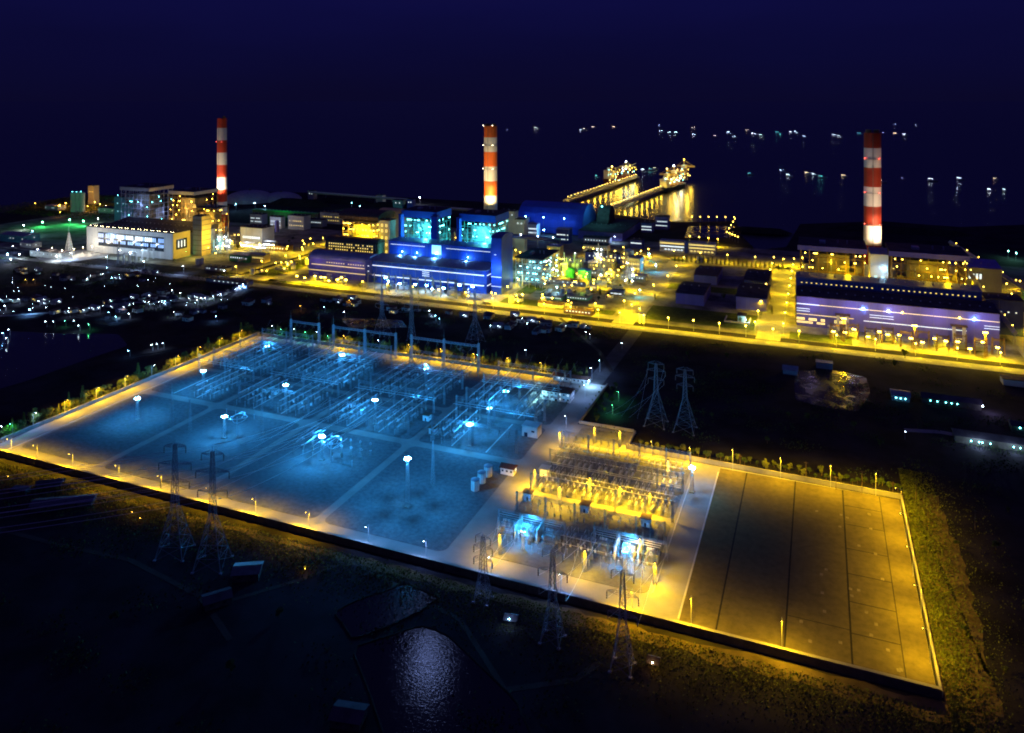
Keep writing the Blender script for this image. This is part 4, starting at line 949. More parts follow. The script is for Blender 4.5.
for i, (px, py, w_, d_, h, wm, rm, rf) in enumerate([(0, 241, 60, 30, 12, 'teal_clad', 'tin_roof', 'gable'), (45, 210, 40, 20, 10, 'cream', 'tin_roof', 'flat'), (30, 256, 70, 18, 9, 'cream', 'dark_roof', 'flat'), (20, 247, 30, 16, 8, 'cream', 'tin_roof', 'gable'), (98, 213, 45, 20, 12, 'cream', 'dark_roof', 'flat'), (115, 216, 30, 20, 16, 'grey_clad', 'dark_roof', 'flat'), (110, 252, 34, 12, 14, 'white_paint', 'tin_roof', 'flat')]):
    house('works_building', nth(i) + ' of the low works buildings on the sea side of the white hall', 'building', px, py, w_, d_, h, wm, rm, rf, 1, 8, .4, rh=3, group='low works buildings by the sea')
# white lit switchyard in front of the white hall
t = T('yard_tower', 'slender white lit pyramid tower in front of the white hall', 'tower', *uv(69, 254), 0, 0); MB().lattice(0, 0, 0, 34, 9, 1, 7, .6, .35).build('mast', 'white_paint', t); MB().bar((0, 0, 34), (0, 0, 44), .5).build('spike', 'white_paint', t)
sheet('lit_apron', 'pale_concrete', [pxpoly([(34, 256), (80, 250), (118, 249), (105, 257), (70, 262), (40, 260)])], 0, .12)
for i, (px, py) in enumerate([(52, 256), (62, 258), (74, 257), (83, 255), (92, 254), (102, 252), (112, 252), (120, 258), (130, 262), (142, 260), (152, 257)]):
    u, v = uv(px, py); t = T('yard_lamp', nth(i) + ' white lamp post on the apron in front of the white hall', 'street lamp', u, v, 0, 0, 'apron lamps')
    MB().bar((0, 0, 0), (0, 0, 12), .3).build('pole', 'steel', t); bulb(t, 0, 0, 12.3, .45, 'bulb_warm' if i < 7 else 'bulb_white'); lamp(t, 0, -1.5, 13, 11000, (1, .85, .6) if i < 6 else (.45, .7, 1), name='yard_light')
for i in range(6):
    u, v = uv(118 + i*6, 264 - i*1.2); t = T('portal_frame', nth(i) + ' white lit portal frame at the foot of the glazed front', 'gantry', u, v, 0, 0, 'portal frames before the white hall')
    MB().lattice(0, 0, 0, 26 if i == 0 else 15, 2, 1.4, 5, .5, .3).lattice(12, 0, 0, 15, 2, 1.4, 4, .5, .3).build('column', 'white_paint', t); MB().beam((0, 0, 14.5), (12, 0, 14.5), 1.4, 4, .4).build('beam', 'white_paint', t)
# ---- second plant
t = hall('turbine_hall', 'lilac turbine hall with a rounded roof and yellow lit strips', 'turbine hall', -664, -568, 885, 918, 25, 'lilac_clad', 'grey_clad', 'barrel', 9, [(17, .8, .05, .95, 'lit_yellow'), (9, .7, .0, .98, 'lit_yellow')], wins=[(21, 16, 1.6, 1, 'lit_yellow', .3, .95)])
for x in (15, 48, 80): lamp(t, x, -12, 24, 2600, (.40, .30, 1), r=1, name='facade_light')
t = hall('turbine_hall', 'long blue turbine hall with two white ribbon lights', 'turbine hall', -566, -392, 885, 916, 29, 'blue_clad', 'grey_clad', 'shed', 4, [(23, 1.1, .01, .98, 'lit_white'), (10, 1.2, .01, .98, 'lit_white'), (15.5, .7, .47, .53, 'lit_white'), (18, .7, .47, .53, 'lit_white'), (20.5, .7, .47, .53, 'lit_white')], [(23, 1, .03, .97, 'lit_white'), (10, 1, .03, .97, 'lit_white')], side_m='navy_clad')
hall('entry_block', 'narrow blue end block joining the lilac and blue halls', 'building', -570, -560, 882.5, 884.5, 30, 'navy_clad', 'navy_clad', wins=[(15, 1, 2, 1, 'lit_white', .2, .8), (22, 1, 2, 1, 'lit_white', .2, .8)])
t = hall('heater_bay', 'blue heater bay rising behind the blue turbine hall', 'building', -556, -394, 920, 948, 50, 'blue_clad', 'navy_clad', 'flat', 3, [(46, .5, .02, .35, 'lit_white'), (46, .5, .55, .95, 'lit_white')], wins=[(43, 1, 14, 12, 'lit_cyan', .40, .52)])
for x, z in ((22, 37), (45, 37), (122, 37), (75, 38)): bulb(t, x, -1.2, z, .5, 'bulb_blue'); lamp(t, x, -7, z-4, 16000, (.15, .45, 1), r=.8, name='facade_light')
hall('heater_bay', 'dark heater bay dotted yellow behind the lilac hall', 'building', -664, -580, 925, 948, 42, 'dark_steel', 'brown_roof', 'barrel', 6, [], wins=[(z, 20, 1.8, 1.6, 'lit_yellow', .05, .95) for z in (39, 35, 31)])
boiler('cyan lit boiler house with a blue crown, nearer the yellow boiler', -558, -504, 962, 1006, 78, 'teal_clad', 'bulb_cyan', 96, (.10, .85, .95), 26000, 'blue_clad', 9, dense=.7, casing='steel', tilt=1)
boiler('cyan lit boiler house with a blue crown in front of the orange chimney', -465, -413, 962, 1006, 78, 'teal_clad', 'bulb_cyan', 99, (.10, .85, .95), 28000, 'blue_clad', 9, dense=.7, casing='steel', tilt=1)
for i, (x, d_) in enumerate(((-507, 9), (-559, 4), (-467, 4))): hall('lift_shaft', ['blue lift shaft on the corner of the nearer cyan boiler', 'thin blue lift shaft on the outer edge of the nearer cyan boiler', 'thin blue lift shaft on the outer edge of the chimney side boiler'][i], 'tower', x, x+d_, 952, 960, 82, 'blue_clad', 'navy_clad')
boiler('brilliant yellow boiler house under a brown rounded roof', -660, -604, 962, 1000, 66, 'yellow_clad', 'bulb_amber', 95, YC, 36000, None, 1, dense=.6, casing='cream')
t = bpy.data.objects['boiler_house.004'] if 'boiler_house.004' in bpy.data.objects else None
hall('lift_tower', 'yellow lit open tower beside the yellow boiler house', 'tower', -598, -580, 962, 980, 70, 'cream', 'brown_roof', 'flat', 2, wins=[(z, 2, 3, 4, 'lit_yellow', .1, .9) for z in (15, 25, 35, 45, 55, 63)])
hall('boiler_canopy', 'brown arched canopy on top of the yellow boiler house', 'canopy', -664, -596, 958, 1004, 74, 'brown_roof', 'brown_roof', 'barrel', 7, z0=69)
hall('barrel_roof_shed', 'yellow arched storage shed behind the yellow boiler', 'shed', Uat(376, 1150), Uat(399, 1150), 1150, 1195, 40, 'cream', 'yellow_clad', 'barrel', 14)
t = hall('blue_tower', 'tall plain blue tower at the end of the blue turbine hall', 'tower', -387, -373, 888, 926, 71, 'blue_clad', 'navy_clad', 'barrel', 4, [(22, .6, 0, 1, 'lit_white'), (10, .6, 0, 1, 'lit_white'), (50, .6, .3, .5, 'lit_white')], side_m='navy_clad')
lamp(t, 7, -14, 30, 30000, (.15, .4, 1), r=1, name='facade_light')
t = boiler('low cyan lit open bay behind the tall blue tower', -372, -335, 935, 1000, 38, 'pale_steel', 'bulb_cyan', 34, (.4, .85, .8), 2500, None, 1, dense=.7, casing='grey_clad')
for k in range(26): bulb(t, 37.8, random.uniform(1, 64), random.uniform(4, 34), .4, random.choice(['bulb_cyan', 'bulb_white', 'bulb_amber']))
for y in (8, 30, 52): lamp(t, 46, y, 14, 2500, (.8, .9, .6), r=1, name='facade_light')
lamp(t, 18, -8, 18, 3000, (.2, .85, 1), r=1, name='facade_light')
chimney(490.5, 1227, 204, 12.2, 11.3, 'orange and white chimney with bright ring lamps behind the blue boilers', 'orange_paint', [200, 166, 125], 2, 25.4, lit=(1, .74, .36), lp=400000)
# coal storage: long blue barrel shed, flat shed, dark heap
hall('coal_shed', 'huge dark blue barrel roofed coal shed near the jetties', 'shed', -526, -400, 1330, 1420, 12, 'blue_clad', 'blue_clad', 'barrel', 40)
t = T('coal_shed_end', 'teal lit open arch end of the blue coal shed', 'building', -385, 1375, 0, 0); MB().barrel(0, 22, 0, 46, 8, 46).box(0, 22, 0, 46, 0, 8).build('shell', 'teal_clad', t); bulb(t, 10, -1, 48, .9, 'bulb_cyan'); lamp(t, 11, -22, 50, 22000, (.2, 1, .75), r=1, name='arch_light')
MB().barrel(-.4, 22.4, -2, 48, 8.2, 48.3).build('rim', 'dark_roof', t)
for i, x in enumerate((-505, -470, -430)):
    t = T('tall_lamp', nth(i) + ' lamp post in front of the blue coal shed', 'lamp', x, 1318, 0, 0, 'lamps of the coal shed'); MB().bar((0, 0, 0), (0, 0, 30), .5).build('pole', 'steel', t); bulb(t, 0, 0, 30.4, .6, 'bulb_blue'); lamp(t, 0, -2, 31, 6000, (.08, .25, 1), r=1, name='mast_light')
hall('conveyor_shed', 'low dark flat roofed coal hall stretching from the blue shed', 'shed', -398, -318, 1300, 1440, 14, 'lilac_clad', 'dark_roof', 'shed', 3)
b = MB(); random.seed(4)
for i, (px, py, r, h) in enumerate([(300, 205, 90, 14), (345, 203, 80, 12), (395, 207, 70, 10), (760, 232, 60, 8), (885, 231, 100, 9), (925, 233, 80, 8), (340, 216, 60, 6)]):
    u, v = uv(px, py); b = MB(); n = 26; b.v = [(r*cos(2*pi*k/n)*random.uniform(.9, 1.05), r*.35*sin(2*pi*k/n)*random.uniform(.9, 1.05), 0) for k in range(n)] + [(r*.62*cos(2*pi*k/n), r*.12*sin(2*pi*k/n), h*random.uniform(.85, 1)) for k in range(n)] + [(0, 0, h*1.05)]
    b.f = [(k, (k+1) % n, n+(k+1) % n, n+k) for k in range(n)] + [(n+k, n+(k+1) % n, 2*n) for k in range(n)]
    single(b, 'coal_heap', nth(i) + ' long dark coal heap behind the plants, counting from the sea end', 'coal heap', 'coal', u, v, group='coal heaps')
# conveyors
def conveyor(label, p, q, w_=4, m='grey_clad', lampm=None, nl=6):
    t = bpy.data.objects.new('conveyor_gallery', None); COL.objects.link(t); a = Vector(W(*p)); d = Vector(W(*q)) - a; t.location = a; t['label'] = label; t['category'] = 'conveyor'; t['group'] = 'conveyor galleries'
    b = MB().bar((0, 0, 0), tuple(d), w_, 4); b.build('gallery', m, t)
    n = max(2, int(d.length/45)); b = MB()
    for k in range(n+1): c = d*(k/n); b.bar((c.x-2, c.y, -a.z), (c.x, c.y, c.z), .7).bar((c.x+2, c.y, -a.z), (c.x, c.y, c.z), .7)
    b.build('trestle', 'steel', t)
    if lampm:
        for k in range(nl): c = d*((k+.5)/nl); bulb(t, c.x, c.y-2.5, c.z+w_*.6, .5, lampm)
    return t
def cpx(px, py, v, z):                      # a point of a gallery from its depth v and height
    u = Uat(px, v); return (u, v, z)
conveyor('pale conveyor gallery across the dark heaps to the small tower', cpx(310, 0, 1560, 17), cpx(410, 0, 1560, 12), 6, 'pale_concrete')
conveyor('long pale conveyor gallery rising behind the orange chimney', cpx(415, 0, 1450, 16), cpx(480, 0, 1380, 26), 6, 'pale_concrete')
conveyor('inclined dark conveyor from the cyan bay toward the blue coal shed', cpx(512, 0, 1010, 52), cpx(560, 0, 1200, 14), 6, 'navy_clad', 'bulb_white', 3)
conveyor('dark conveyor gallery on trestles along the third plant coal yard', cpx(955, 0, 1060, 60), cpx(1015, 0, 900, 12), 6, 'grey_clad', 'bulb_amber', 9)
conveyor('dark second conveyor gallery parallel beyond the third plant', cpx(950, 0, 1200, 50), cpx(1050, 0, 1040, 12), 6, 'grey_clad', 'bulb_amber', 8)
conveyor('low conveyor from the jetty landing to the blue coal shed', cpx(603, 0, 1600, 10), cpx(600, 0, 1440, 34), 5, 'grey_clad')
for i, (px, v, w_, h, m) in enumerate([(308, 1560, 16, 20, 'pale_concrete'), (376, 1560, 18, 19, 'pale_concrete'), (393, 1500, 24, 19, 'teal_clad'), (407, 1500, 14, 22, 'blue_clad'), (481, 1370, 40, 28, 'cream'), (505, 1180, 18, 60, 'cream'), (515, 1150, 16, 52, 'cream')]):
    u = Uat(px, v); hall('transfer_tower', nth(i) + ' transfer tower of the coal conveyors, counting from the sea end', 'tower', u, u+w_, v, v+14, h, m, 'dark_roof', group='transfer towers', wins=[(h-6, 2, 2, 2, 'lit_white', .1, .9)])
# ---- third plant
t = hall('turbine_hall', 'long lilac turbine hall behind the blazing yellow transformer yard', 'turbine hall', -24, 166, 890, 926, 32, 'lilac_clad', 'dark_roof', 'shed', 3, [(24, .9, .0, .12, 'lit_white'), (24, .6, .12, 1, 'lit_yellow'), (19, .6, 0, .07, 'lit_white'), (16.5, .6, 0, .07, 'lit_white'), (13, .6, 0, .3, 'lit_yellow'), (12, .7, .35, .85, 'lit_white'), (19, .5, .38, .5, 'lit_white'), (16.5, .5, .38, .5, 'lit_white'), (19, .5, .93, 1, 'lit_white'), (16.5, .5, .93, 1, 'lit_white')],
     wins=[(8, 7, 4, 2.6, 'lit_yellow', .0, .15), (4.5, 7, 4, 2, 'lit_yellow', .0, .15), (8, 3, 4, 3, 'lit_yellow', .2, .26)])
for x, m in ((66, 'bulb_blue'), (90, 'bulb_white'), (103, 'bulb_amber'), (155, 'bulb_amber'), (168, 'bulb_blue')): bulb(t, x, -1.5, 25, .8, m, 'facade_lamp')
for x in (15, 55, 95, 135, 175): lamp(t, x, -14, 27, 7500, (.42, .36, 1), r=1, name='facade_light')
hall('heater_bay', 'blue heater bay with a string of small yellow lights', 'building', -26, 158, 932, 960, 43, 'navy_clad', 'navy_clad', 'flat', 3, [], wins=[(38, 34, 1.6, 1.0, 'lit_yellow', .02, .98), (33, 12, 3, .9, 'lit_yellow', .38, .6)])
boiler('open boiler house of the third plant on the warehouse side of the chimney', -22, 47, 975, 1030, 68, 'brown_steel', 'bulb_amber', 70, YC, 15000, 'lilac_clad', 5, dense=.5, casing='dark_steel', ov=3)
boiler('open boiler house of the third plant on the far side of the chimney', 76, 150, 975, 1030, 68, 'brown_steel', 'bulb_amber', 76, YC, 15000, 'lilac_clad', 5, dense=.5, casing='dark_steel', ov=3)
t = hall('control_block', 'white lit control block between the two third plant boilers', 'building', 54, 73, 985, 1020, 66, 'white_paint', 'grey_clad', 'gable', 5, wins=[(40, 2, 3, 2, 'lit_cyan', .1, .9), (20, 2, 3, 2, 'lit_white', .1, .9)])
bulb(t, 15, -1.5, 50, .8, 'bulb_blue'); lamp(t, 12, -10, 46, 4000, (.5, .75, 1), r=1, name='facade_light')
chimney(872.5, 1075, 208, 10.6, 9.9, 'brick red and white chimney between the third plant boilers', 'brick_red_paint', [171, 128, 88, 48], 2, 24.6, lit=(1, .70, .46), lp=360000)
hall('precipitator_block', 'grey hopper block beyond the third plant boilers', 'building', 150, 200, 1060, 1100, 44, 'grey_clad', 'lilac_clad', 'shed', 4, wins=[(34, 4, 2, 6, 'lit_white', .3, .6)])
hall('ash_silo_building', 'low navy service building at the corner of the long lilac hall', 'building', 162, 196, 935, 965, 36, 'navy_clad', 'dark_roof', wins=[(24, 3, 1.5, 1, 'lit_white', .3, .9)])
for i, (u0, v0, w_, d_, h, m) in enumerate([(205, 985, 50, 20, 14, 'cream'), (215, 925, 60, 24, 10, 'cream'), (210, 880, 40, 20, 8, 'grey_clad'), (230, 1080, 60, 30, 16, 'teal_clad'), (290, 960, 40, 30, 12, 'cream'), (-20, 1110, 60, 30, 24, 'grey_clad'), (60, 1180, 80, 30, 20, 'grey_clad')]):
    hall('service_building', nth(i) + ' of the low service buildings beside and behind the third plant', 'building', u0, u0+w_, v0, v0+d_, h, m, 'dark_roof', group='service buildings of the third plant', wins=[(h*.6, 6, 2, 1.4, 'lit_yellow', .05, .95)])
# transformer yards in front of the halls
def unit_yard(u0, u1, v0, v1, n, bm, col, pw, gname, labelend, hs=(7, 12)):
    for i in range(n):
        u = u0 + (u1-u0)*(i+.5)/n + random.uniform(-2, 2); v = random.uniform(v0, v1); h = random.uniform(*hs)
        t = T('flood_post', f'{nth(i)} bright flood post {labelend}', 'lamp post', u, v, 0, 0, gname)
        MB().bar((0, 0, 0), (0, 0, h), .35, 6).bar((-1.2, 0, h), (1.2, 0, h), .25).build('pole', 'steel', t)
        bulb(t, -.9, -.4, h+.2, .8, bm); bulb(t, .9, -.4, h+.2, .8, bm)
        if i % 2 == 0: lamp(t, 0, -3, h+1, pw*3.4, col, 'SPOT', .8, 'flood_light', (0, -3, 0), 158, .6)
def mk_unit():
    t = T('unit_transformer', 'x', 'transformer', 0, 0)
    MB().box(-5, 5, -3, 3, .5, 6).box(-3.5, 3.5, -2, 2, 6, 7).build('tank', 'grey_clad', t); b = MB()
    for k in range(8): b.box(-5+k*1.3, -4.3+k*1.3, -5.5, -3.2, 1, 5.5)
    b.build('radiator', 'pale_steel', t); MB().bar((-5, 2, 8.4), (3, 2, 8.4), 1.8, 10).build('conservator', 'white_paint', t)
    for k in range(3): ins(MB(), -2.5+k*2.5, -.5, 7, 11, .3).build('bushing', 'ceramic', t)
    return t
KU = Series(mk_unit)
for i, u in enumerate((-640, -618, -596)): KU.put(u, 868, 0, 0, nth(i) + ' large transformer in the yellow yard before the rounded lilac hall', 'unit transformers')
for i, u in enumerate((-520, -500, -450, -430, -412)): KU.put(u, 866, 0, 0, nth(i) + ' large transformer in the white lit yard before the blue hall', 'unit transformers')
for i, u in enumerate((12, 30, 48, 66, 110, 128, 146)): KU.put(u, 868, 0, 0, nth(i) + ' large transformer in the blazing yard before the long lilac hall', 'unit transformers')
random.seed(31)
unit_yard(-655, -570, 842, 862, 9, 'bulb_amber', YC, 17000, 'flood posts before the rounded hall', 'before the rounded lilac hall')
unit_yard(-540, -400, 852, 874, 9, 'bulb_blue', (.40, .58, 1), 7000, 'flood posts before the blue hall', 'before the long blue hall')
unit_yard(8, 160, 840, 862, 15, 'bulb_amber', YC, 14000, 'flood posts before the long lilac hall', 'before the long lilac hall')
for i, (u, v) in enumerate(((22, 846), (86, 846), (146, 846))):  # masts added to throw a golden reflection onto the amber pond
    t = T('added_flood_mast', nth(i) + ' added tall amber flood mast between the blazing yard and the main road', 'light mast', u, v, 0, 0, 'added masts of the blazing yard')
    MB().lattice(0, 0, 0, 24, 1.6, 1, 7, .3, .18).build('mast', 'brown_steel', t); MB().box(-2, 2, -.4, .4, 24, 24.5).build('crossbar', 'steel', t)
    for x in (-1.5, 0, 1.5): bulb(t, x, -.7, 24, .7, 'bulb_amber')
    lamp(t, 0, -1.6, 22, 42000, YC, r=1.2, name='flood_light')
for i, (u0, hh) in enumerate(((16, 17), (124, 17))):
    t = T('yard_portal', ['small yellow lit portal tower under the hall of the blazing yard', 'second portal tower, farther along the blazing yard'][i], 'gantry', u0, 884, 0, 0, 'portal towers of the blazing yard')
    MB().box(0, 3, 0, 3, 0, hh).box(9, 12, 0, 3, 0, hh).build('column', 'cream', t); MB().box(-1.5, 13.5, -1, 4, hh, hh+1.4).build('roof', 'brown_roof', t)
for i in range(10):
    u = 10 + i*16; t = T('line_gantry', nth(i) + ' small steel portal in the blazing yellow yard', 'gantry', u, 850 + (i % 2)*8, 0, 0, 'steel portals of the blazing yard')
    MB().lattice(0, 0, 0, 17, 1.4, .9, 5, .35, .2).lattice(10, 0, 0, 17, 1.4, .9, 5, .35, .2).build('column', 'brown_steel', t); MB().beam((0, 0, 15), (10, 0, 15), 1.2, 4, .3).build('beam', 'brown_steel', t)
for i in range(9):
    u = -545 + i*16; t = T('line_gantry', nth(i) + ' small steel portal in the white lit yard before the blue hall', 'gantry', u, 850 + (i % 2)*8, 0, 0, 'steel portals before the blue hall')
    MB().lattice(0, 0, 0, 22, 1.4, .9, 6, .35, .2).lattice(10, 0, 0, 22, 1.4, .9, 6, .35, .2).build('column', 'steel', t); MB().beam((0, 0, 20), (10, 0, 20), 1.2, 4, .3).build('beam', 'steel', t)
# ---- warehouses, admin block, water treatment and the middle area
hall('warehouse', 'lilac warehouse nearest the main road, beside the bright street', 'warehouse', -162, -129, 930, 993, 13, 'lilac_clad', 'dark_roof', 'gable', 3)
hall('warehouse', 'lilac warehouse with two roof levels beside the yellow avenue', 'warehouse', -92, -58, 932, 1005, 15, 'lilac_clad', 'dark_roof', 'gable', 3)
hall('warehouse', 'smaller dark roofed warehouse behind the nearest lilac one', 'warehouse', -157, -127, 1040, 1100, 12, 'lilac_clad', 'brown_roof', 'gable', 3)
hall('warehouse', 'smaller dark roofed warehouse behind the two level one', 'warehouse', -92, -62, 1035, 1105, 12, 'navy_clad', 'dark_roof', 'gable', 3)
t = hall('administration_block', 'white administration block with two wings and lit ribbon windows', 'building', -242, -202, 1240, 1256, 17, 'cream', 'grey_clad', 'flat', 2, [(14, 1.6, .02, .98, 'lit_yellow'), (9, 1.6, .02, .98, 'lit_white')], wins=[(4, 7, 3, 2, 'lit_white', .05, .95)])
t = hall('administration_block', 'white administration wing nearest the basin, lit yellow', 'building', -196, -154, 1240, 1256, 17, 'cream', 'grey_clad', 'flat', 2, [(14, 1.6, .02, .98, 'lit_yellow'), (9, 1.6, .02, .98, 'lit_yellow')], wins=[(4, 7, 3, 2, 'lit_yellow', .05, .95)])
hall('stair_tower', 'plain stair block joining the two administration wings', 'tower', -202, -196.5, 1238, 1250, 20, 'navy_clad', 'dark_roof')
MID = [(641, 232, 652, 22, 17, 'lilac_clad', 'dark_roof'), (655, 229, 668, 20, 24, 'lilac_clad', 'dark_roof'), (630, 248, 642, 16, 14, 'navy_clad', 'dark_roof'), (583, 243, 608, 24, 10, 'grey_clad', 'dark_roof'), (583, 251, 607, 20, 11, 'cream', 'dark_roof'), (585.5, 261, 623.5, 16, 14, 'navy_clad', 'dark_roof'), (588, 268, 612, 12, 8, 'cream', 'tin_roof'), (626, 272, 640, 22, 20, 'cream', 'tin_roof'),
 (556, 243, 569, 18, 24, 'navy_clad', 'grey_clad'), (528, 236, 537, 16, 22, 'white_paint', 'tin_roof'), (516, 232, 527, 16, 26, 'cream', 'tin_roof'), (547, 256, 560, 16, 16, 'yellow_clad', 'navy_clad'), (545, 283, 586, 14, 6, 'grey_clad', 'dark_roof'), (544, 299, 562, 20, 4, 'teal_clad', 'tin_roof'), (566, 299, 588, 20, 4, 'teal_clad', 'tin_roof'), (590, 291, 590, 8, 8, 'cream', 'tin_roof'), (610, 296, 622, 14, 6, 'grey_clad', 'dark_roof'), (564, 313, 592, 10, 5, 'brown_roof', 'brown_roof'), (538, 306, 562, 8, 4, 'cream', 'brown_roof'), (620, 280, 645, 12, 8, 'pale_steel', 'grey_clad'), (590, 276, 614, 12, 8, 'pale_steel', 'grey_clad'), (500, 232, 512, 14, 40, 'cream', 'dark_roof'),
 (262, 250, 285, 20, 8, 'brown_roof', 'brown_roof'), (229, 261, 248, 16, 10, 'green_paint', 'tin_roof'), (250, 262, 264, 14, 12, 'yellow_clad', 'tin_roof'), (206, 282, 246, 14, 5, 'grey_clad', 'brown_roof'), (288, 229, 304, 20, 26, 'cream', 'dark_roof'), (304, 226, 322, 16, 14, 'grey_clad', 'dark_roof'), (320, 223, 340, 16, 22, 'cream', 'dark_roof'), (205, 270, 225, 14, 5, 'grey_clad', 'dark_roof'), (270, 228, 281, 12, 22, 'white_paint', 'dark_roof'), (250, 224, 262, 16, 20, 'grey_clad', 'dark_roof'), (345, 222, 372, 16, 8, 'cream', 'dark_roof')]
for i, (a, py, c, dd, h, wm, rm) in enumerate(MID):
    u, v = uv(a, py); u1 = Uat(c if c > a else a+6, v); lm = {'navy_clad': 'lit_white', 'cream': 'lit_yellow', 'yellow_clad': 'lit_yellow'}.get(wm, 'lit_white')
    hall('plant_building', nth(i) + f' of the smaller plant buildings, {wm.split("_")[0].replace("grey", "grey walled").replace("tin", "tin")} sided, between the halls and streets'.replace('brown sided', 'brown sided'), 'building', u, u1, v, v+dd, h, wm, rm, 'gable' if i % 3 == 0 else 'flat', 2, group='smaller plant buildings', wins=[(h*.62, 8, 1.6, min(1.8, h*.2), lm, .05, .95)] + ([(h*.3, 8, 1.6, 1.6, lm, .05, .95)] if h > 15 else []))
for i, (px, py, r, h, m) in enumerate([(570, 277, 7, 11, 'green_paint'), (584.5, 279, 9, 13, 'green_paint'), (629, 262, 7, 18, 'cream'), (277, 232, 4, 20, 'lilac_clad'), (262, 222, 6, 14, 'teal_clad'), (700, 262, 5, 6, 'grey_clad')]):
    u, v = uv(px, py); t = T('storage_tank', ['green lit round tank with a domed top, smaller one', 'larger yellow green round tank under a blue roof edge', 'cream round tank beside the blue lamps', 'slim pale tank by the amber buildings', 'teal tank near the long green gallery', 'small grey tank near the administration block'][i], 'tank', u, v, 0, 0, 'storage tanks')
    MB().cyl(0, 0, 0, h, r, r, 24).build('shell', m, t); MB().cyl(0, 0, h, h+2.2, r+.2, r*.2, 24).build('lid', 'blue_clad' if i == 1 else m, t)
    if i < 2: lamp(t, 0, -14, 14, 26000, (.6, 1, .02), name='tank_light')
# gatehouse of the plant
t = T('gate_tower', 'small yellow lit gate tower on the main road', 'gate tower', *uv(642, 323), 0, 0); MB().box(-3, -1, -2, 2, 0, 9).box(1, 3, -2, 2, 0, 9).build('pillar', 'cream', t); MB().box(-4, 4, -3, 3, 9, 10.5).build('roof', 'cream', t); lamp(t, 0, -6, 7, 9000, YC, name='gate_light')
t = T('pump_house', 'small walled pump house with a pale apron beside the avenue trees', 'building', *uv(724, 322), 0, 0); MB().box(0, 26, 0, 1, 0, 2).box(26, 27, 0, 22, 0, 2).box(0, 1, 0, 22, 0, 2).build('wall', 'pale_concrete', t); MB().box(14, 22, 6, 16, 0, 7).build('cabin', 'cream', t); MB().box(13, 23, 5, 17, 7, 7.6).build('roof', 'dark_roof', t); bulb(t, 23, 4, 4, .35, 'bulb_cyan'); lamp(t, 25, 2, 5, 5000, (.4, .9, 1), name='wall_light')
# ---- street lamps of the plants
stY = Series(make_post(12, 'bulb_amber', 90000, YC, r=.75, lr=.6, cone=168)); stF = Series(make_post(11, 'bulb_amber', 0, YC, r=.75)); stW = Series(make_post(11, 'bulb_white', 16000, (.35, .55, 1), r=.42, lr=.6))
def row(series, pts, n, lab, grp, jit=0, rz=0.0):
    for i in range(n):
        f = i/max(1, n-1); seg = f*(len(pts)-1); k = min(int(seg), len(pts)-2); g_ = seg-k
        series.put(pts[k][0]*(1-g_)+pts[k+1][0]*g_ + random.uniform(-jit, jit), pts[k][1]*(1-g_)+pts[k+1][1]*g_ + random.uniform(-jit, jit), 0, rz, nth(i) + ' ' + lab, grp)
random.seed(41)
row(stY, [(-205, 826), (-45, 826)], 7, 'amber street lamp along the main road between the two bright streets', 'main road lamps, middle')
row(stY, [(-20, 828), (330, 828)], 11, 'amber street lamp along the main road before the blazing yard', 'main road lamps, third plant')
row(stY, [(-390, 828), (-230, 828)], 6, 'amber street lamp along the main road before the treatment ponds', 'main road lamps, treatment ponds')
row(stW, [(-1420, 852), (-1180, 838), (-760, 828)], 12, 'cold street lamp along the bluish stretch of the main road', 'main road lamps, cold stretch')
row(stY, [(-64, 845), (-64, 1200)], 9, 'amber lamp on the warehouse side of the yellow avenue', 'yellow avenue lamps, warehouse side')
row(stY, [(-36, 850), (-36, 1200)], 9, 'amber lamp on the boiler side of the yellow avenue', 'yellow avenue lamps, boiler side')
row(stY, [(-188, 850), (-216, 880), (-188, 1000), (-188, 1150)], 8, 'amber lamp along the bright street beside the nearest warehouse', 'bright street lamps')
row(stY, [(-290, 1192), (-50, 1192)], 7, 'amber lamp along the avenue of slender trees', 'tree avenue lamps')
row(stY, [(-364, 850), (-364, 1080)], 7, 'amber lamp along the street beside the tall blue tower', 'blue tower street lamps')
row(stY, [(-370, 852), (-240, 852)], 5, 'amber lamp along the front lane of the treatment ponds', 'treatment lane lamps')
row(stY, [(-350, 975), (-225, 972)], 5, 'amber lamp along the rear lane of the treatment ponds', 'treatment rear lamps')
row(stY, [(-702, 845), (-702, 1240)], 10, 'amber lamp along the long street beside the rounded hall', 'rounded hall street lamps')
row(stY, [(-760, 850), (-740, 960), (-780, 1080)], 6, 'amber lamp in the brown roofed quarter between the first two plants', 'brown quarter lamps')
row(stY, [(-900, 998), (-760, 998)], 6, 'amber lamp along the street in front of the pipe racks', 'pipe rack street lamps')
row(stY, [(-680, 1040), (-560, 1060)], 5, 'amber lamp behind the yellow boiler house', 'lamps behind the yellow boiler')
row(stY, [(205, 850), (200, 1150)], 9, 'amber lamp along the far street of the third plant', 'far street lamps')
row(stY, [(250, 870), (330, 960), (240, 1160)], 8, 'amber lamp among the service buildings of the third plant', 'service quarter lamps', 8)
row(stY, [(-20, 1215), (150, 1225)], 5, 'amber lamp behind the third plant near the coal yard', 'rear lamps of the third plant', 5)
row(stF, [uv(692, 222), uv(734, 222.5)], 6, 'amber lamp along the sea wall of the cooling basin', 'basin sea wall lamps')
row(stF, [uv(735, 224), uv(727, 238), uv(738, 243)], 9, 'amber lamp along the basin breakwater toward the administration block', 'basin breakwater lamps')
row(stY, [uv(690, 243), uv(718, 246)], 4, 'amber lamp at the basin foot behind the administration wing', 'basin foot lamps')
row(stY, [(-345, 1010), (-240, 1030), (-235, 1150), (-330, 1160)], 9, 'amber lamp in the dense quarter between the cyan bay and the administration block', 'dense quarter lamps')
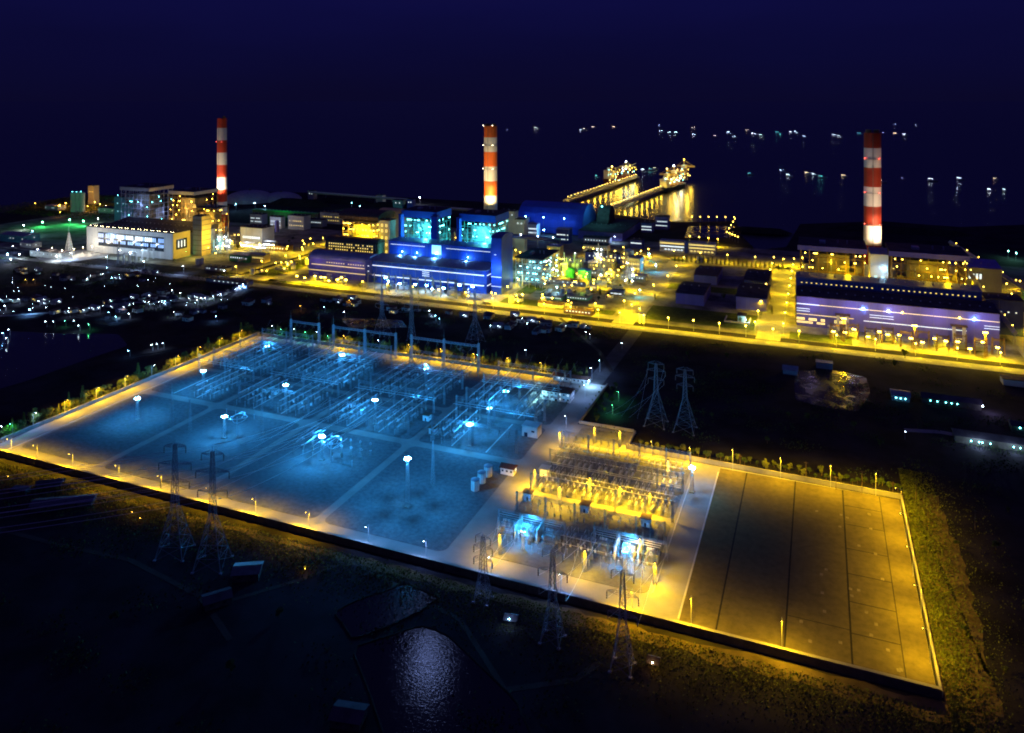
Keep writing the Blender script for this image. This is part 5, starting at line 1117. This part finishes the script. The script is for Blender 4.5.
row(stY, [(-640, 1090), (-400, 1110)], 7, 'amber lamp in the lane behind the cyan boilers', 'lane lamps behind the cyan boilers')
row(stY, [(-620, 842), (-400, 842)], 7, 'amber lamp along the kerb before the rounded and blue halls', 'kerb lamps before the halls')
row(stW, [(-395, 1010), (-320, 1180), (-330, 1280)], 4, 'cold lamp in the dark quarter before the blue coal shed', 'coal quarter lamps', 4)
for i, (px, py, m, pw, c) in enumerate([(601, 275, 'bulb_blue', 9000, (.2, .6, 1)), (649, 254, 'bulb_blue', 14000, (.05, .6, 1)), (656, 265, 'bulb_blue', 20000, (.05, .5, 1)), (641, 251, 'bulb_amber', 20000, OC), (544, 230, 'bulb_blue', 25000, (.1, .35, 1)), (557, 287, 'bulb_blue', 6000, (.4, .8, 1)), (259.5, 225, 'bulb_blue', 30000, (.3, .5, 1)), (640, 290, 'bulb_cyan', 10000, CC), (420, 197.5, 'bulb_white', 30000, WC), (527, 205, 'bulb_cyan', 20000, CC), (540, 203.5, 'bulb_cyan', 20000, CC), (622, 267, 'bulb_amber', 20000, YC), (594, 280, 'bulb_amber', 30000, YC), (512, 278, 'bulb_amber', 30000, YC), (535, 277, 'bulb_amber', 30000, YC), (255, 203, 'bulb_cyan', 15000, (.3, .7, 1)), (236, 204, 'bulb_cyan', 15000, (.3, .7, 1)), (265, 206, 'bulb_cyan', 15000, (.3, .7, 1)), (360, 206, 'bulb_cyan', 15000, (.4, .8, 1)), (352, 203, 'bulb_cyan', 12000, (.4, .8, 1)), (1008, 251, 'bulb_cyan', 12000, (.3, 1, .6)), (1016, 253, 'bulb_cyan', 12000, (.3, 1, .6))]):
    u, v = uv(px, py+7); Y = UY*u+UX*v; h = 7*Y/F; t = T('tall_lamp', nth(i) + f' tall {m[5:]} lamp standing alone between the plant buildings', 'lamp', u, v, 0, 0, 'tall lamps between plant buildings')
    MB().bar((0, 0, 0), (0, 0, h), .5, 6, .3).build('pole', 'steel', t); MB().box(-.9, .9, -.3, .3, h-.1, h+.3).build('crossbar', 'steel', t); bulb(t, 0, -.8, h+.2, .6, m)
    if pw: lamp(t, 0, -2, h+.8, pw, c, r=.8, name='mast_light')
# ================================================================== JETTIES AND SHIPS
def jetty(label, P_, Q, w_, nl, lm, pw):
    a = Vector((*at(*P_)[:2], 0)); b_ = Vector((*at(*Q)[:2], 0)); d = b_ - a; L = d.length; t = bpy.data.objects.new('jetty', None); COL.objects.link(t)
    t.location = a; t.rotation_euler = (0, 0, atan2(d.y, d.x)); t['label'] = label; t['category'] = 'jetty'
    MB().box(0, L, -w_/2, w_/2, 4, 5.5).build('deck', 'pale_concrete', t)
    b = MB(); n = int(L/18)
    for k in range(n+1):
        for s_ in (-1, 1): b.cyl(k*L/n, s_*(w_/2-1.5), -3, 4, .8, .8, 6)
    b.build('pile', 'concrete', t); b = MB().box(0, L*.97, -w_/2+1, -w_/2+5, 9, 12)
    for k in range(n): b.bar((k*L/n, -w_/2+3, 5.5), (k*L/n, -w_/2+3, 9), .6)
    b.build('conveyor', 'grey_clad', t)
    for s_ in (-1, 1): MB().box(0, L, s_*w_/2-.1, s_*w_/2+.1, 5.5, 6.7).build('railing', 'steel', t)
    for k in range(nl):
        x = L*(k+.5)/nl; p = MB().bar((x, 0, 5.5), (x, 0, 14), .35).build('lamp_post', 'steel', t); bulb(p, x, 0, 14.2, .5, lm)
        if k % 2 == 0: lamp(t, x, -3, 16, pw, (1, .62, .05), r=1.5, name='jetty_light')
    return t
jetty('farther lit jetty running out to the berthed coal ship', (566, 203), (637, 178.5), 16, 26, 'bulb_sodium', 12000)
jetty('nearer lit jetty running out to the brightest ship loaders', (603, 214), (680, 184), 14, 30, 'bulb_sodium', 11000)
def ship(label, px, py, L, hm, rz=0.0, lamps=8, bm='bulb_white', pw=0, col=WC, cranes=False, group=None, br=.9, bn=None):
    a = Vector((*at(px, py, -2)[:2], -2)); t = bpy.data.objects.new('cargo_ship' if L > 80 else 'fishing_boat', None); COL.objects.link(t); t.location = a; t.rotation_euler = (0, 0, rz)
    t['label'] = label; t['category'] = 'ship' if L > 80 else 'boat'
    if group: t['group'] = group
    B = L*.15; hh = L*.06+1; b = MB()
    out_ = [(-L/2, -B*.8/2), (-L/2+L*.05, -B/2), (L*.3, -B/2), (L*.43, -B*.3), (L/2, 0), (L*.43, B*.3), (L*.3, B/2), (-L/2+L*.05, B/2), (-L/2, B*.8/2)]
    i = len(b.v); n = len(out_); b.v += [(x*.94, y*.8, 0) for x, y in out_] + [(x, y, hh) for x, y in out_]
    for k in range(n): b.f.append((k, (k+1) % n, n+(k+1) % n, n+k))
    b.f.append(tuple(range(n, 2*n))); b.build('hull', hm, t)
    s_ = L/100; MB().box(-L*.46, -L*.34, -B*.4, B*.4, hh, hh+L*.09+1.5).box(-L*.44, -L*.36, -B*.48, B*.48, hh+L*.09+1.5, hh+L*.115+2).cyl(-L*.42, 0, hh+L*.1, hh+L*.17, L*.018).build('cabin', 'white_paint', t)
    b = MB()
    for k in range(5 if L > 80 else 1): x = -L*.26 + k*L*.13; b.box(x, x+L*.09, -B*.33, B*.33, hh, hh+L*.012+.4)
    b.build('hatch', 'hull', t); b = MB().bar((L*.4, 0, hh), (L*.4, 0, hh+L*.12), .5*s_+.15).bar((-L*.35, 0, hh), (-L*.35, 0, hh+L*.2), .4*s_+.15)
    if cranes:
        for k in range(3): x = -L*.2+k*L*.2; b.bar((x, 0, hh), (x, 0, hh+L*.16), 2.2).bar((x, 0, hh+L*.14), (x+L*.1, -B*.6, hh+L*.2), 1)
    b.build('mast', 'pale_steel', t)
    for k in range(lamps):
        x = -L*.45 + L*(.85 if L > 80 else .4)*k/max(1, lamps-1); bulb(t, x, -B*.2, hh + (L*.13+2 if k < 2 else L*.05+1.5 + (k % 3)*L*.03), br, bm if not bn or k % 3 else bn)
    if pw: lamp(t, -L*.3, -B, hh+L*.2+3, pw, col, r=3, name='deck_light'); lamp(t, L*.2, -B, hh+L*.15+3, pw, col, r=3, name='deck_light')
    return t
ship('long coal ship berthed at the end of the farther jetty, lit green and yellow', 622, 180.5, 190, 'hull', .9, 14, 'bulb_amber', 30000, (1, .62, .05), True, bn='bulb_cyan', br=.8)
ship('bulk carrier berthed below the brightest ship loaders', 674, 189, 170, 'hull_blue', 1.0, 14, 'bulb_sodium', 40000, (1, .62, .05), True, bn='bulb_cyan', br=.8)
def loader(px, py, h, label, s_=1, pw=25000, bm='bulb_sodium', col=(1, .62, .05)):
    x, y, _ = at(px, py); t = bpy.data.objects.new('ship_unloader', None); COL.objects.link(t); t.location = (x, y, 5.5); t.rotation_euler = (0, 0, .95); t['label'] = label; t['category'] = 'crane'; t['group'] = 'ship unloaders on the jetties'
    b = MB()
    for i in (-8, 8):
        for j in (-7, 7): b.bar((i, j, 0), (i*.8, j*.8, h*.6), 1.2)
        b.bar((i, -7, h*.3), (i, 7, h*.3), .8)
    b.build('portal', 'yellow_clad', t); MB().box(-7, 7, -6, 6, h*.6, h*.75).build('machine_house', 'white_paint', t)
    MB().beam((0, -34*s_, h*.7), (0, 22, h*.7), 3, 14, .7).build('boom', 'yellow_clad', t); MB().bar((-3, 0, h*.75), (0, 0, h), .9).bar((3, 0, h*.75), (0, 0, h), .9).bar((0, 0, h), (0, -30*s_, h*.72), .4).bar((0, 0, h), (0, 20, h*.72), .4).build('mast', 'yellow_clad', t)
    random.seed(int(px))
    for k in range(12): bulb(t, random.uniform(-9, 9), random.uniform(-26, 18), random.uniform(.1, .8)*h, .7, random.choice([bm, 'bulb_sodium', 'bulb_sodium', 'bulb_amber', 'bulb_cyan']))
    bulb(t, 0, 0, h+1.5, 1.2, bm); lamp(t, -4, -12, h+5, pw, col, r=4, name='crane_light'); lamp(t, 5, -20, h*.4, pw*.6, col, r=4, name='crane_light')
loader(612, 184, 44, 'ship unloader on the farther jetty, nearer the shore'); loader(626, 180, 50, 'ship unloader at the head of the farther jetty', bm='bulb_white', col=(.8, .9, .5))
loader(667, 188, 46, 'ship unloader on the nearer jetty, nearer the shore', pw=38000); loader(674, 185.5, 50, 'tallest ship unloader in the middle of the nearer jetty head', pw=38000, bm='bulb_white', col=(1, .8, .4)); loader(684, 182, 60, 'ship unloader with the brightest top lamp on the nearer jetty', pw=38000, bm='bulb_amber')
SH = [(537, 128.5, 60, 3, 'w'), (586, 129.5, 60, 4, 'a'), (594, 128, 50, 3, 'a'), (615, 127.5, 60, 4, 'a'), (581, 130.5, 30, 2, 'w'), (660, 126, 30, 1, 'w'), (662, 132, 50, 2, 'w'), (671, 133.5, 60, 3, 'w'), (677, 133.5, 50, 3, 'w'), (694, 128.5, 50, 3, 'a'), (694.5, 135, 30, 2, 'w'), (716, 136, 30, 2, 'a'), (730, 133.5, 60, 3, 'w'), (735, 137.5, 40, 2, 'w'), (748, 131, 40, 2, 'a'), (755, 135, 60, 4, 'w'), (762, 136, 40, 2, 'w'), (779, 133.5, 60, 4, 'b'), (781, 135, 30, 3, 'b'), (791, 132.5, 40, 2, 'w'), (797, 132.8, 50, 3, 'w'), (805, 137.3, 30, 2, 'w'), (835, 136, 50, 3, 'w'), (840, 137, 40, 2, 'w'), (860, 134, 50, 3, 'b'), (885, 133.2, 30, 1, 'w'), (895, 125, 50, 2, 'w'), (917, 125, 30, 1, 'w'), (896, 134.5, 50, 3, 'a'), (905.5, 135.5, 50, 3, 'w'), (789.5, 176.5, 46, 5, 'w'), (783, 172, 40, 2, 'w'), (808, 174.5, 40, 3, 'a'), (815, 175.5, 36, 3, 'w'), (823, 178, 60, 6, 'b'), (845, 177, 44, 3, 'a'), (882, 182.5, 60, 5, 'a'), (933, 181.5, 66, 6, 'w'), (961, 180, 56, 5, 'w'), (996, 180, 30, 2, 'a'), (990, 191, 30, 3, 'w'), (1004.5, 191, 22, 2, 'w'), (959, 190.5, 22, 1, 'w'), (597.5, 177.5, 34, 4, 'b'), (645, 171.5, 50, 4, 'w'), (652, 170.5, 50, 4, 'b'), (656, 169.5, 40, 3, 'a'), (751, 175, 44, 3, 'b'), (872, 227, 12, 0, 'a'), (904, 179, 20, 1, 'w'), (508, 130, 20, 1, 'w'), (430, 180, 20, 0, 'w')]
for i, (px, py, L, n, c) in enumerate(SH):
    if n == 0: continue
    far = py < 140; ship(nth(i) + (' small lit boat in the far line of lights near the horizon' if far else ' small lit boat anchored on the bay beyond the coal yards'), px, py, L*(.8 if far else .5), 'hull_blue', random.uniform(-.3, .3), n, {'w': 'bulb_white', 'a': 'bulb_warm', 'b': 'bulb_cyan'}[c],
         0, WC if c != 'a' else OC, group='far boats near the horizon' if far else 'boats anchored on the bay', br=.6 if far else .28)
# ================================================================== TOWN, FARMS AND DARK LAND
KH = {}
def mk_house(wm, rm, lm):
    def f():
        t = T('town_house', 'x', 'house', 0, 0)
        MB().box(0, 10, 0, 7, 0, 4).build('wall', wm, t); MB().gable(-.6, 10.6, -.6, 7.6, 4, 6).build('roof', rm, t)
        plate(t, 'door', 'glass_dark', 3, -.05, 1.1, 1.3, .1, 2.2); plate(t, 'window', lm, 7, -.05, 2, 2.2, .1, 1.3)
        if lm != 'glass_dark': bulb(t, 5, -1.1, 3.4, .16, 'bulb_white' if lm != 'lit_yellow' else 'bulb_amber')
        return t
    return f
hs = [Series(mk_house('grey_clad', 'tin_roof', 'lit_white')), Series(mk_house('cream', 'dark_roof', 'lit_cyan')), Series(mk_house('cream', 'tile_roof', 'glass_dark')), Series(mk_house('cream', 'brown_roof', 'lit_yellow')), Series(mk_house('grey_clad', 'dark_roof', 'glass_dark'))]
random.seed(77)
def houses(pts, n, jit, label, group, ks=(0, 1, 2, 3, 4)):
    for i in range(n):
        f = random.random()*(len(pts)-1); k = int(f); g_ = f-k; px = pts[k][0]*(1-g_)+pts[k+1][0]*g_ + random.gauss(0, jit); py = pts[k][1]*(1-g_)+pts[k+1][1]*g_ + random.gauss(0, jit*.3)
        u, v = uv(px, py); hs[random.choice(ks)].put(u, v, 0, random.choice([0, 0, .3, 1.57, -.2]), nth(i) + ' ' + label, group, random.uniform(.5, 1.05))
houses([(-5, 302), (30, 300), (50, 306)], 16, 4, 'of the small houses around the bright cold lamp by the lagoon', 'houses by the lagoon lamp')
houses([(60, 314), (110, 306), (130, 300)], 22, 4, 'of the small houses in the lit lane along the lagoon head', 'houses in the lagoon lane')
houses([(110, 318), (150, 300), (175, 302)], 18, 5, 'of the small houses between the lagoon and the market lane', 'houses by the market lane', (0, 1, 2, 4))
houses([(150, 292), (200, 300), (240, 288)], 22, 3, 'of the small houses along the brightest forked village lane', 'houses on the forked lane', (0, 1, 2, 2))
houses([(10, 272), (80, 280), (150, 275)], 26, 6, 'of the dim houses between the works buildings and the village', 'dim houses by the works')
houses([(170, 318), (235, 305), (300, 300), (340, 300)], 18, 6, 'of the scattered houses below the main road bend', 'houses below the road bend', (0, 2, 4, 4))
houses([(330, 302), (400, 312), (500, 318), (560, 330)], 30, 6, 'of the scattered houses behind the line gantries', 'houses behind the gantries', (0, 2, 2, 4, 3))
houses([(480, 325), (530, 335), (600, 325)], 14, 6, 'of the dark houses beyond the gatehouse trees', 'houses beyond the gatehouse', (2, 4, 4, 0))
VL = [(31, 311, 'b', 60000), (6, 307, 'w', 14000), (20, 300, 'w', 12000), (40, 302, 'w', 9000), (70, 313, 'w', 6000), (85, 311, 'w', 6000), (100, 309, 'w', 6000), (110, 313.5, 'b', 14000), (117, 318, 'b', 12000), (125, 308, 'w', 8000), (130, 315, 'w', 7000), (150, 303, 'w', 9000), (160, 303, 'w', 9000), (166, 302, 'b', 6000), (175, 313, 'w', 9000), (217, 317.5, 'b', 12000), (173, 291, 'w', 5000), (181, 294, 'w', 7000), (190, 299, 'w', 16000), (198, 301, 'w', 20000), (206, 299, 'w', 16000), (214, 297, 'w', 14000), (222, 295, 'w', 16000), (236, 290, 'w', 12000), (244, 285, 'b', 40000), (240, 287, 'w', 16000), (80, 327, 'w', 6000), (47, 323, 'w', 0), (55, 323, 'w', 0), (66, 322.5, 'g', 3000), (75, 322, 'w', 0), (90, 326, 'g', 6000), (4, 335, 'b', 5000), (8, 340, 'w', 5000), (10, 331, 'w', 5000), (153, 347, 'w', 4000), (158, 346, 'w', 4000), (164, 345, 'w', 4000), (130, 353, 'b', 2000), (27, 280, 'a', 3000), (14, 283, 'w', 0), (35, 280, 'a', 3000), (88, 279, 'w', 7000), (113, 278, 'b', 9000), (104, 274, 'w', 5000), (108, 268, 'b', 7000), (92, 276, 'w', 0), (301, 307, 'a', 4000), (325, 308, 'b', 5000), (350, 301, 'a', 5000), (345, 313, 'w', 2000), (430, 312, 'w', 2500), (436, 317, 'b', 4500), (440, 320, 'b', 4500), (491, 327, 'w', 2000), (523, 320, 'w', 1500), (528, 325, 'w', 0), (590, 336, 'w', 2500), (586, 334, 'w', 1500), (526, 352, 'w', 1500), (622, 345, 'w', 0), (460, 345, 'b', 9000), (478, 357, 'b', 4000), (905, 435.5, 'w', 0)]
VG = {'w': ('bulb_white', (.5, .72, 1)), 'b': ('bulb_blue', (.2, .5, 1)), 'g': ('bulb_green', GC), 'a': ('bulb_amber', OC)}
lamps_v = {}
for i, (px, py, c, pw) in enumerate(VL):
    bm, col = VG[c]
    key = (c, pw)
    if key not in lamps_v: lamps_v[key] = Series(make_post(6.5, bm, pw*.3, col, r=.42 if pw > 20000 else .24, name='village_lamp', lr=.4))
    lamps_v[key].put(*uv(px, py+4), 0, 0, nth(i) + f' {dict(w="cold white", b="blue", g="green", a="amber")[c]} lamp post in the dark village, counting from the lagoon', 'village lamps')
random.seed(90)
for i in range(45):
    px = random.uniform(-5, 245); py = random.choice([301 + random.gauss(0, 8), 280 + random.gauss(0, 7), 312 - px*.06 + random.gauss(0, 2)])
    if py > 322: continue
    lamps_v[('w', 0)].put(*uv(px, py+3), 0, 0, nth(i) + ' dim cold porch lamp scattered among the village roofs', 'village porch lamps', random.uniform(.4, .7))
# lakeside houses with rows of windows (fish farm and long sheds on the dark land)
t = house('fish_farm_shed', 'round roofed shed with three lit windows beyond the amber pond', 'shed', 892, 400, 13, 10, 4, 'grey_clad', 'tin_roof', 'barrel', 0, rh=3)
for k in range(3): bulb(t, 3+k*3.4, -.4, 2.4, .38, 'bulb_cyan')
t = house('fish_farm_shed', 'long shed with five cold lamps and an orange lit ridge beyond the amber pond', 'shed', 922, 403, 42, 10, 5, 'wall_dark', 'dark_roof', 'gable', 0, rh=2.5)
for k, x in enumerate((6, 11, 17, 21, 25)): bulb(t, x, -.4, 3, .36, 'bulb_cyan')
lamp(t, 18, 14, 10, 2500, (.4, 1, .3), name='shed_light'); bulb(t, 42.6, -.3, 4, .4, 'bulb_white'); lamp(t, 48, -4, 6, 3000, (.6, .5, 1), name='shed_light')
t = house('fish_farm_shed', 'low dark long shed with a bright cold doorway row at the field track', 'shed', 955, 442, 48, 12, 5, 'wall_dark', 'dark_roof', 'gable', 0, rh=2.5)
for k, x in enumerate((10, 15, 17, 22, 36, 40)): bulb(t, x, -.4, 2.6, .4, 'bulb_cyan')
lamp(t, 14, -6, 5, 6000, (.5, .7, 1), name='shed_light'); lamp(t, 36, -6, 5, 4000, (.5, .7, 1), name='shed_light')
t = house('fish_farm_shed', 'small shed half outside the picture at the field track end', 'shed', 1012, 432, 14, 10, 5, 'wall_dark', 'dark_roof', 'gable', 0, rh=2); bulb(t, 5, -.5, 4, .5, 'bulb_cyan')
house('fish_farm_shed', 'dim shed below the main road near the blazing yard', 'shed', 1003, 385, 26, 12, 5, 'cream', 'brown_roof', 'flat', 0)
house('fish_farm_shed', 'pale walled hut at the head of the amber pond', 'shed', 816, 368, 14, 8, 5, 'grey_clad', 'tin_roof', 'flat', 0)
house('fish_farm_shed', 'pale tin roofed hut beside the amber pond and field dike', 'shed', 783, 374, 12, 10, 4, 'grey_clad', 'tin_roof', 'gable', 0)
for i, (px, py, h) in enumerate([(557, 548, 0), (740, 468, 9), (806, 478, 11), (836, 490, 9), (862, 494, 15), (893, 496, 9), (916, 500, 12), (975, 530, 12), (640, 452, 10), (512, 556, 0)]):
    if h: 
        t = T('timber_pole', nth(i) + ' bare pole outside the yellow lit walls', 'pole', *uv(px, py), 0, 0, 'bare poles outside the walls'); MB().bar((0, 0, 0), (0, 0, h), .4, 6, .25).build('shaft', 'bark', t); MB().bar((-1.4, 0, h-1), (1.4, 0, h-1), .2).build('crossarm', 'bark', t)
print('objects', len(bpy.data.objects), 'lights', sum(o.type == 'LIGHT' for o in bpy.data.objects))


random.seed(123)
for i in range(26):                         # ducts and tall process frames between the boilers and the chimneys
    a, b_, c, d, where = random.choice([(-650, -400, 1012, 1080, 'behind the second plant boilers'), (-20, 150, 1034, 1090, 'behind the third plant boilers'), (-1050, -900, 960, 1000, 'behind the white hall'), (-345, -240, 1000, 1150, 'in the dense quarter before the coal shed')])
    u, v, h = random.uniform(a, b_), random.uniform(c, d), random.uniform(16, 34)
    t = T('process_tower', nth(i) + ' lamp dotted steel process tower, ' + where, 'process tower', u, v, 0, 0, 'steel process towers')
    w_ = random.uniform(10, 20); b = MB()
    for f in range(5):
        z = h*f/4; b.bar((0, 0, z), (w_, 0, z), .5).bar((w_, 0, z), (w_, 9, z), .5).bar((0, 9, z), (w_, 9, z), .4)
        if f < 4: b.bar((0, 0, z), (w_/2, 0, z+h/4), .35).bar((w_, 0, z), (w_/2, 0, z+h/4), .35)
    for x in (0, w_/2, w_):
        for y in (0, 9): b.bar((x, y, 0), (x, y, h), .7)
    b.build('steel_frame', 'steel', t)
    MB().box(w_*.2, w_*.7, 2, 7, 0, h*.7).bar((w_*.4, 4, h*.7), (w_*.4, 4, h+6), 1.6, 8).bar((w_*.8, 1, 2), (w_*.8, 1, h), 1.2, 8).build('vessel', 'cream', t)
    bm_ = random.choice(['bulb_amber', 'bulb_amber', 'bulb_cyan', 'bulb_white'])
    for k in range(7): bulb(t, random.uniform(0, w_), -.8, h*(random.randint(0, 3)+.7)/4, .5, bm_)
    if i % 3 == 0: lamp(t, w_/2, -6, h*.6, 9000, {'bulb_amber': YC, 'bulb_cyan': (.2, .8, 1), 'bulb_white': WC}[bm_], r=1, name='frame_light')
# ================================================================== CLUTTER OF THE PLANTS
def mk_skid():
    t = T('pipe_skid', 'x', 'pipework', 0, 0)
    b = MB()
    for i in range(4):
        for y in (0, 6): b.bar((i*6, y, 0), (i*6, y, 6.5), .4)
        b.bar((i*6, 0, 6.5), (i*6, 6, 6.5), .4).bar((i*6, 0, 4.5), (i*6, 6, 4.5), .3)
    b.build('rack_frame', 'dark_steel', t); b = MB()
    for k, (y, z, r) in enumerate(((1, 6.9, .7), (2.4, 6.9, .9), (4, 6.9, .5), (5, 6.9, .7), (1.6, 4.9, .8), (3.6, 4.9, 1.0))): b.bar((-1, y, z), (19, y, z), r, 7)
    b.bar((4, 2.4, 6.9), (4, 2.4, 10), .8, 7).bar((4, 2.4, 10), (12, 2.4, 10), .8, 7); b.build('pipework', 'pale_steel', t); return t
def mk_tankset():
    t = T('process_tank', 'x', 'tank', 0, 0)
    MB().cyl(0, 0, 0, 8, 3.2, 3.2, 18).cyl(0, 0, 8, 9, 3.2, .8, 18).build('shell', 'cream', t)
    b = MB().bar((3.4, 0, 0), (3.4, 0, 8.5), .25).bar((3.9, .4, 0), (3.9, .4, 8.5), .12)
    for k in range(12): a, c = 2*pi*k/12, 2*pi*(k+1)/12; b.bar((3.2*cos(a), 3.2*sin(a), 9), (3.2*cos(c), 3.2*sin(c), 9), .12)
    b.build('ladder', 'steel', t); return t
def mk_shed():
    t = T('utility_cabin', 'x', 'cabin', 0, 0)
    MB().box(0, 9, 0, 6, 0, 4).build('wall', 'cream', t); MB().box(-.4, 9.4, -.4, 6.4, 4, 4.4).box(2, 4, 2, 4, 4.4, 5.6).build('roof', 'dark_roof', t)
    plate(t, 'door', 'glass_dark', 2, -.05, 1.3, 1.6, .1, 2.4); plate(t, 'window', 'lit_yellow', 6, -.05, 2.2, 2.4, .1, 1.2); bulb(t, 4.2, -.8, 3.8, .4, 'bulb_amber'); return t
K1, K2, K3 = Series(mk_skid), Series(mk_tankset), Series(mk_shed)
random.seed(64)
ZONES = [(-745, -690, 850, 1200, 'in the quarter between the first two plants'), (-660, -390, 1010, 1160, 'behind the second plant boilers'), (-355, -225, 850, 1000, 'around the treatment ponds'), (-350, -230, 1000, 1170, 'in the dark quarter before the administration block'), (-20, 160, 1035, 1160, 'behind the third plant boilers'), (205, 290, 850, 1150, 'among the service buildings of the third plant'), (-1000, -770, 880, 1100, 'near the pipe racks of the first plant')]
for (a, b_, c, d, where) in ZONES:
    for K, nm, n in ((K1, 'steel pipe rack with parallel pipes', 6), (K2, 'small cream process tank', 5), (K3, 'small utility cabin with one amber lamp', 5)):
        for i in range(n): K.put(random.uniform(a, b_-18), random.uniform(c, d), 0, random.choice([0, pi/2]), f'{nth(i)} {nm} {where}', 'process clutter ' + where)
    for i in range(17): stF.put(random.uniform(a, b_), random.uniform(c, d), 0, random.uniform(0, 6), f'{nth(i)} small amber yard lamp {where}', 'yard lamps ' + where)
print('objects', len(bpy.data.objects))

random.seed(12)
beds = []
for (a, b_, c, d, where) in ZONES[:4] + ZONES[5:6]:
    for i in range(6):
        u, v = random.uniform(a, b_-15), random.uniform(c, d-12); beds.append(rect(u, u+random.uniform(8, 26), v, v+random.uniform(6, 22), 2))
sheet('planting_bed', 'lawn', beds, 0, .16, 'stuff')
k = 0
for (a, b_, c, d, where) in ZONES:
    for i in range(7):
        tree(random.choice([0, 4, 1]), random.uniform(a, b_), random.uniform(c, d), random.uniform(.7, 1.2), nth(i) + ' bushy tree ' + where, 'plant trees ' + where)
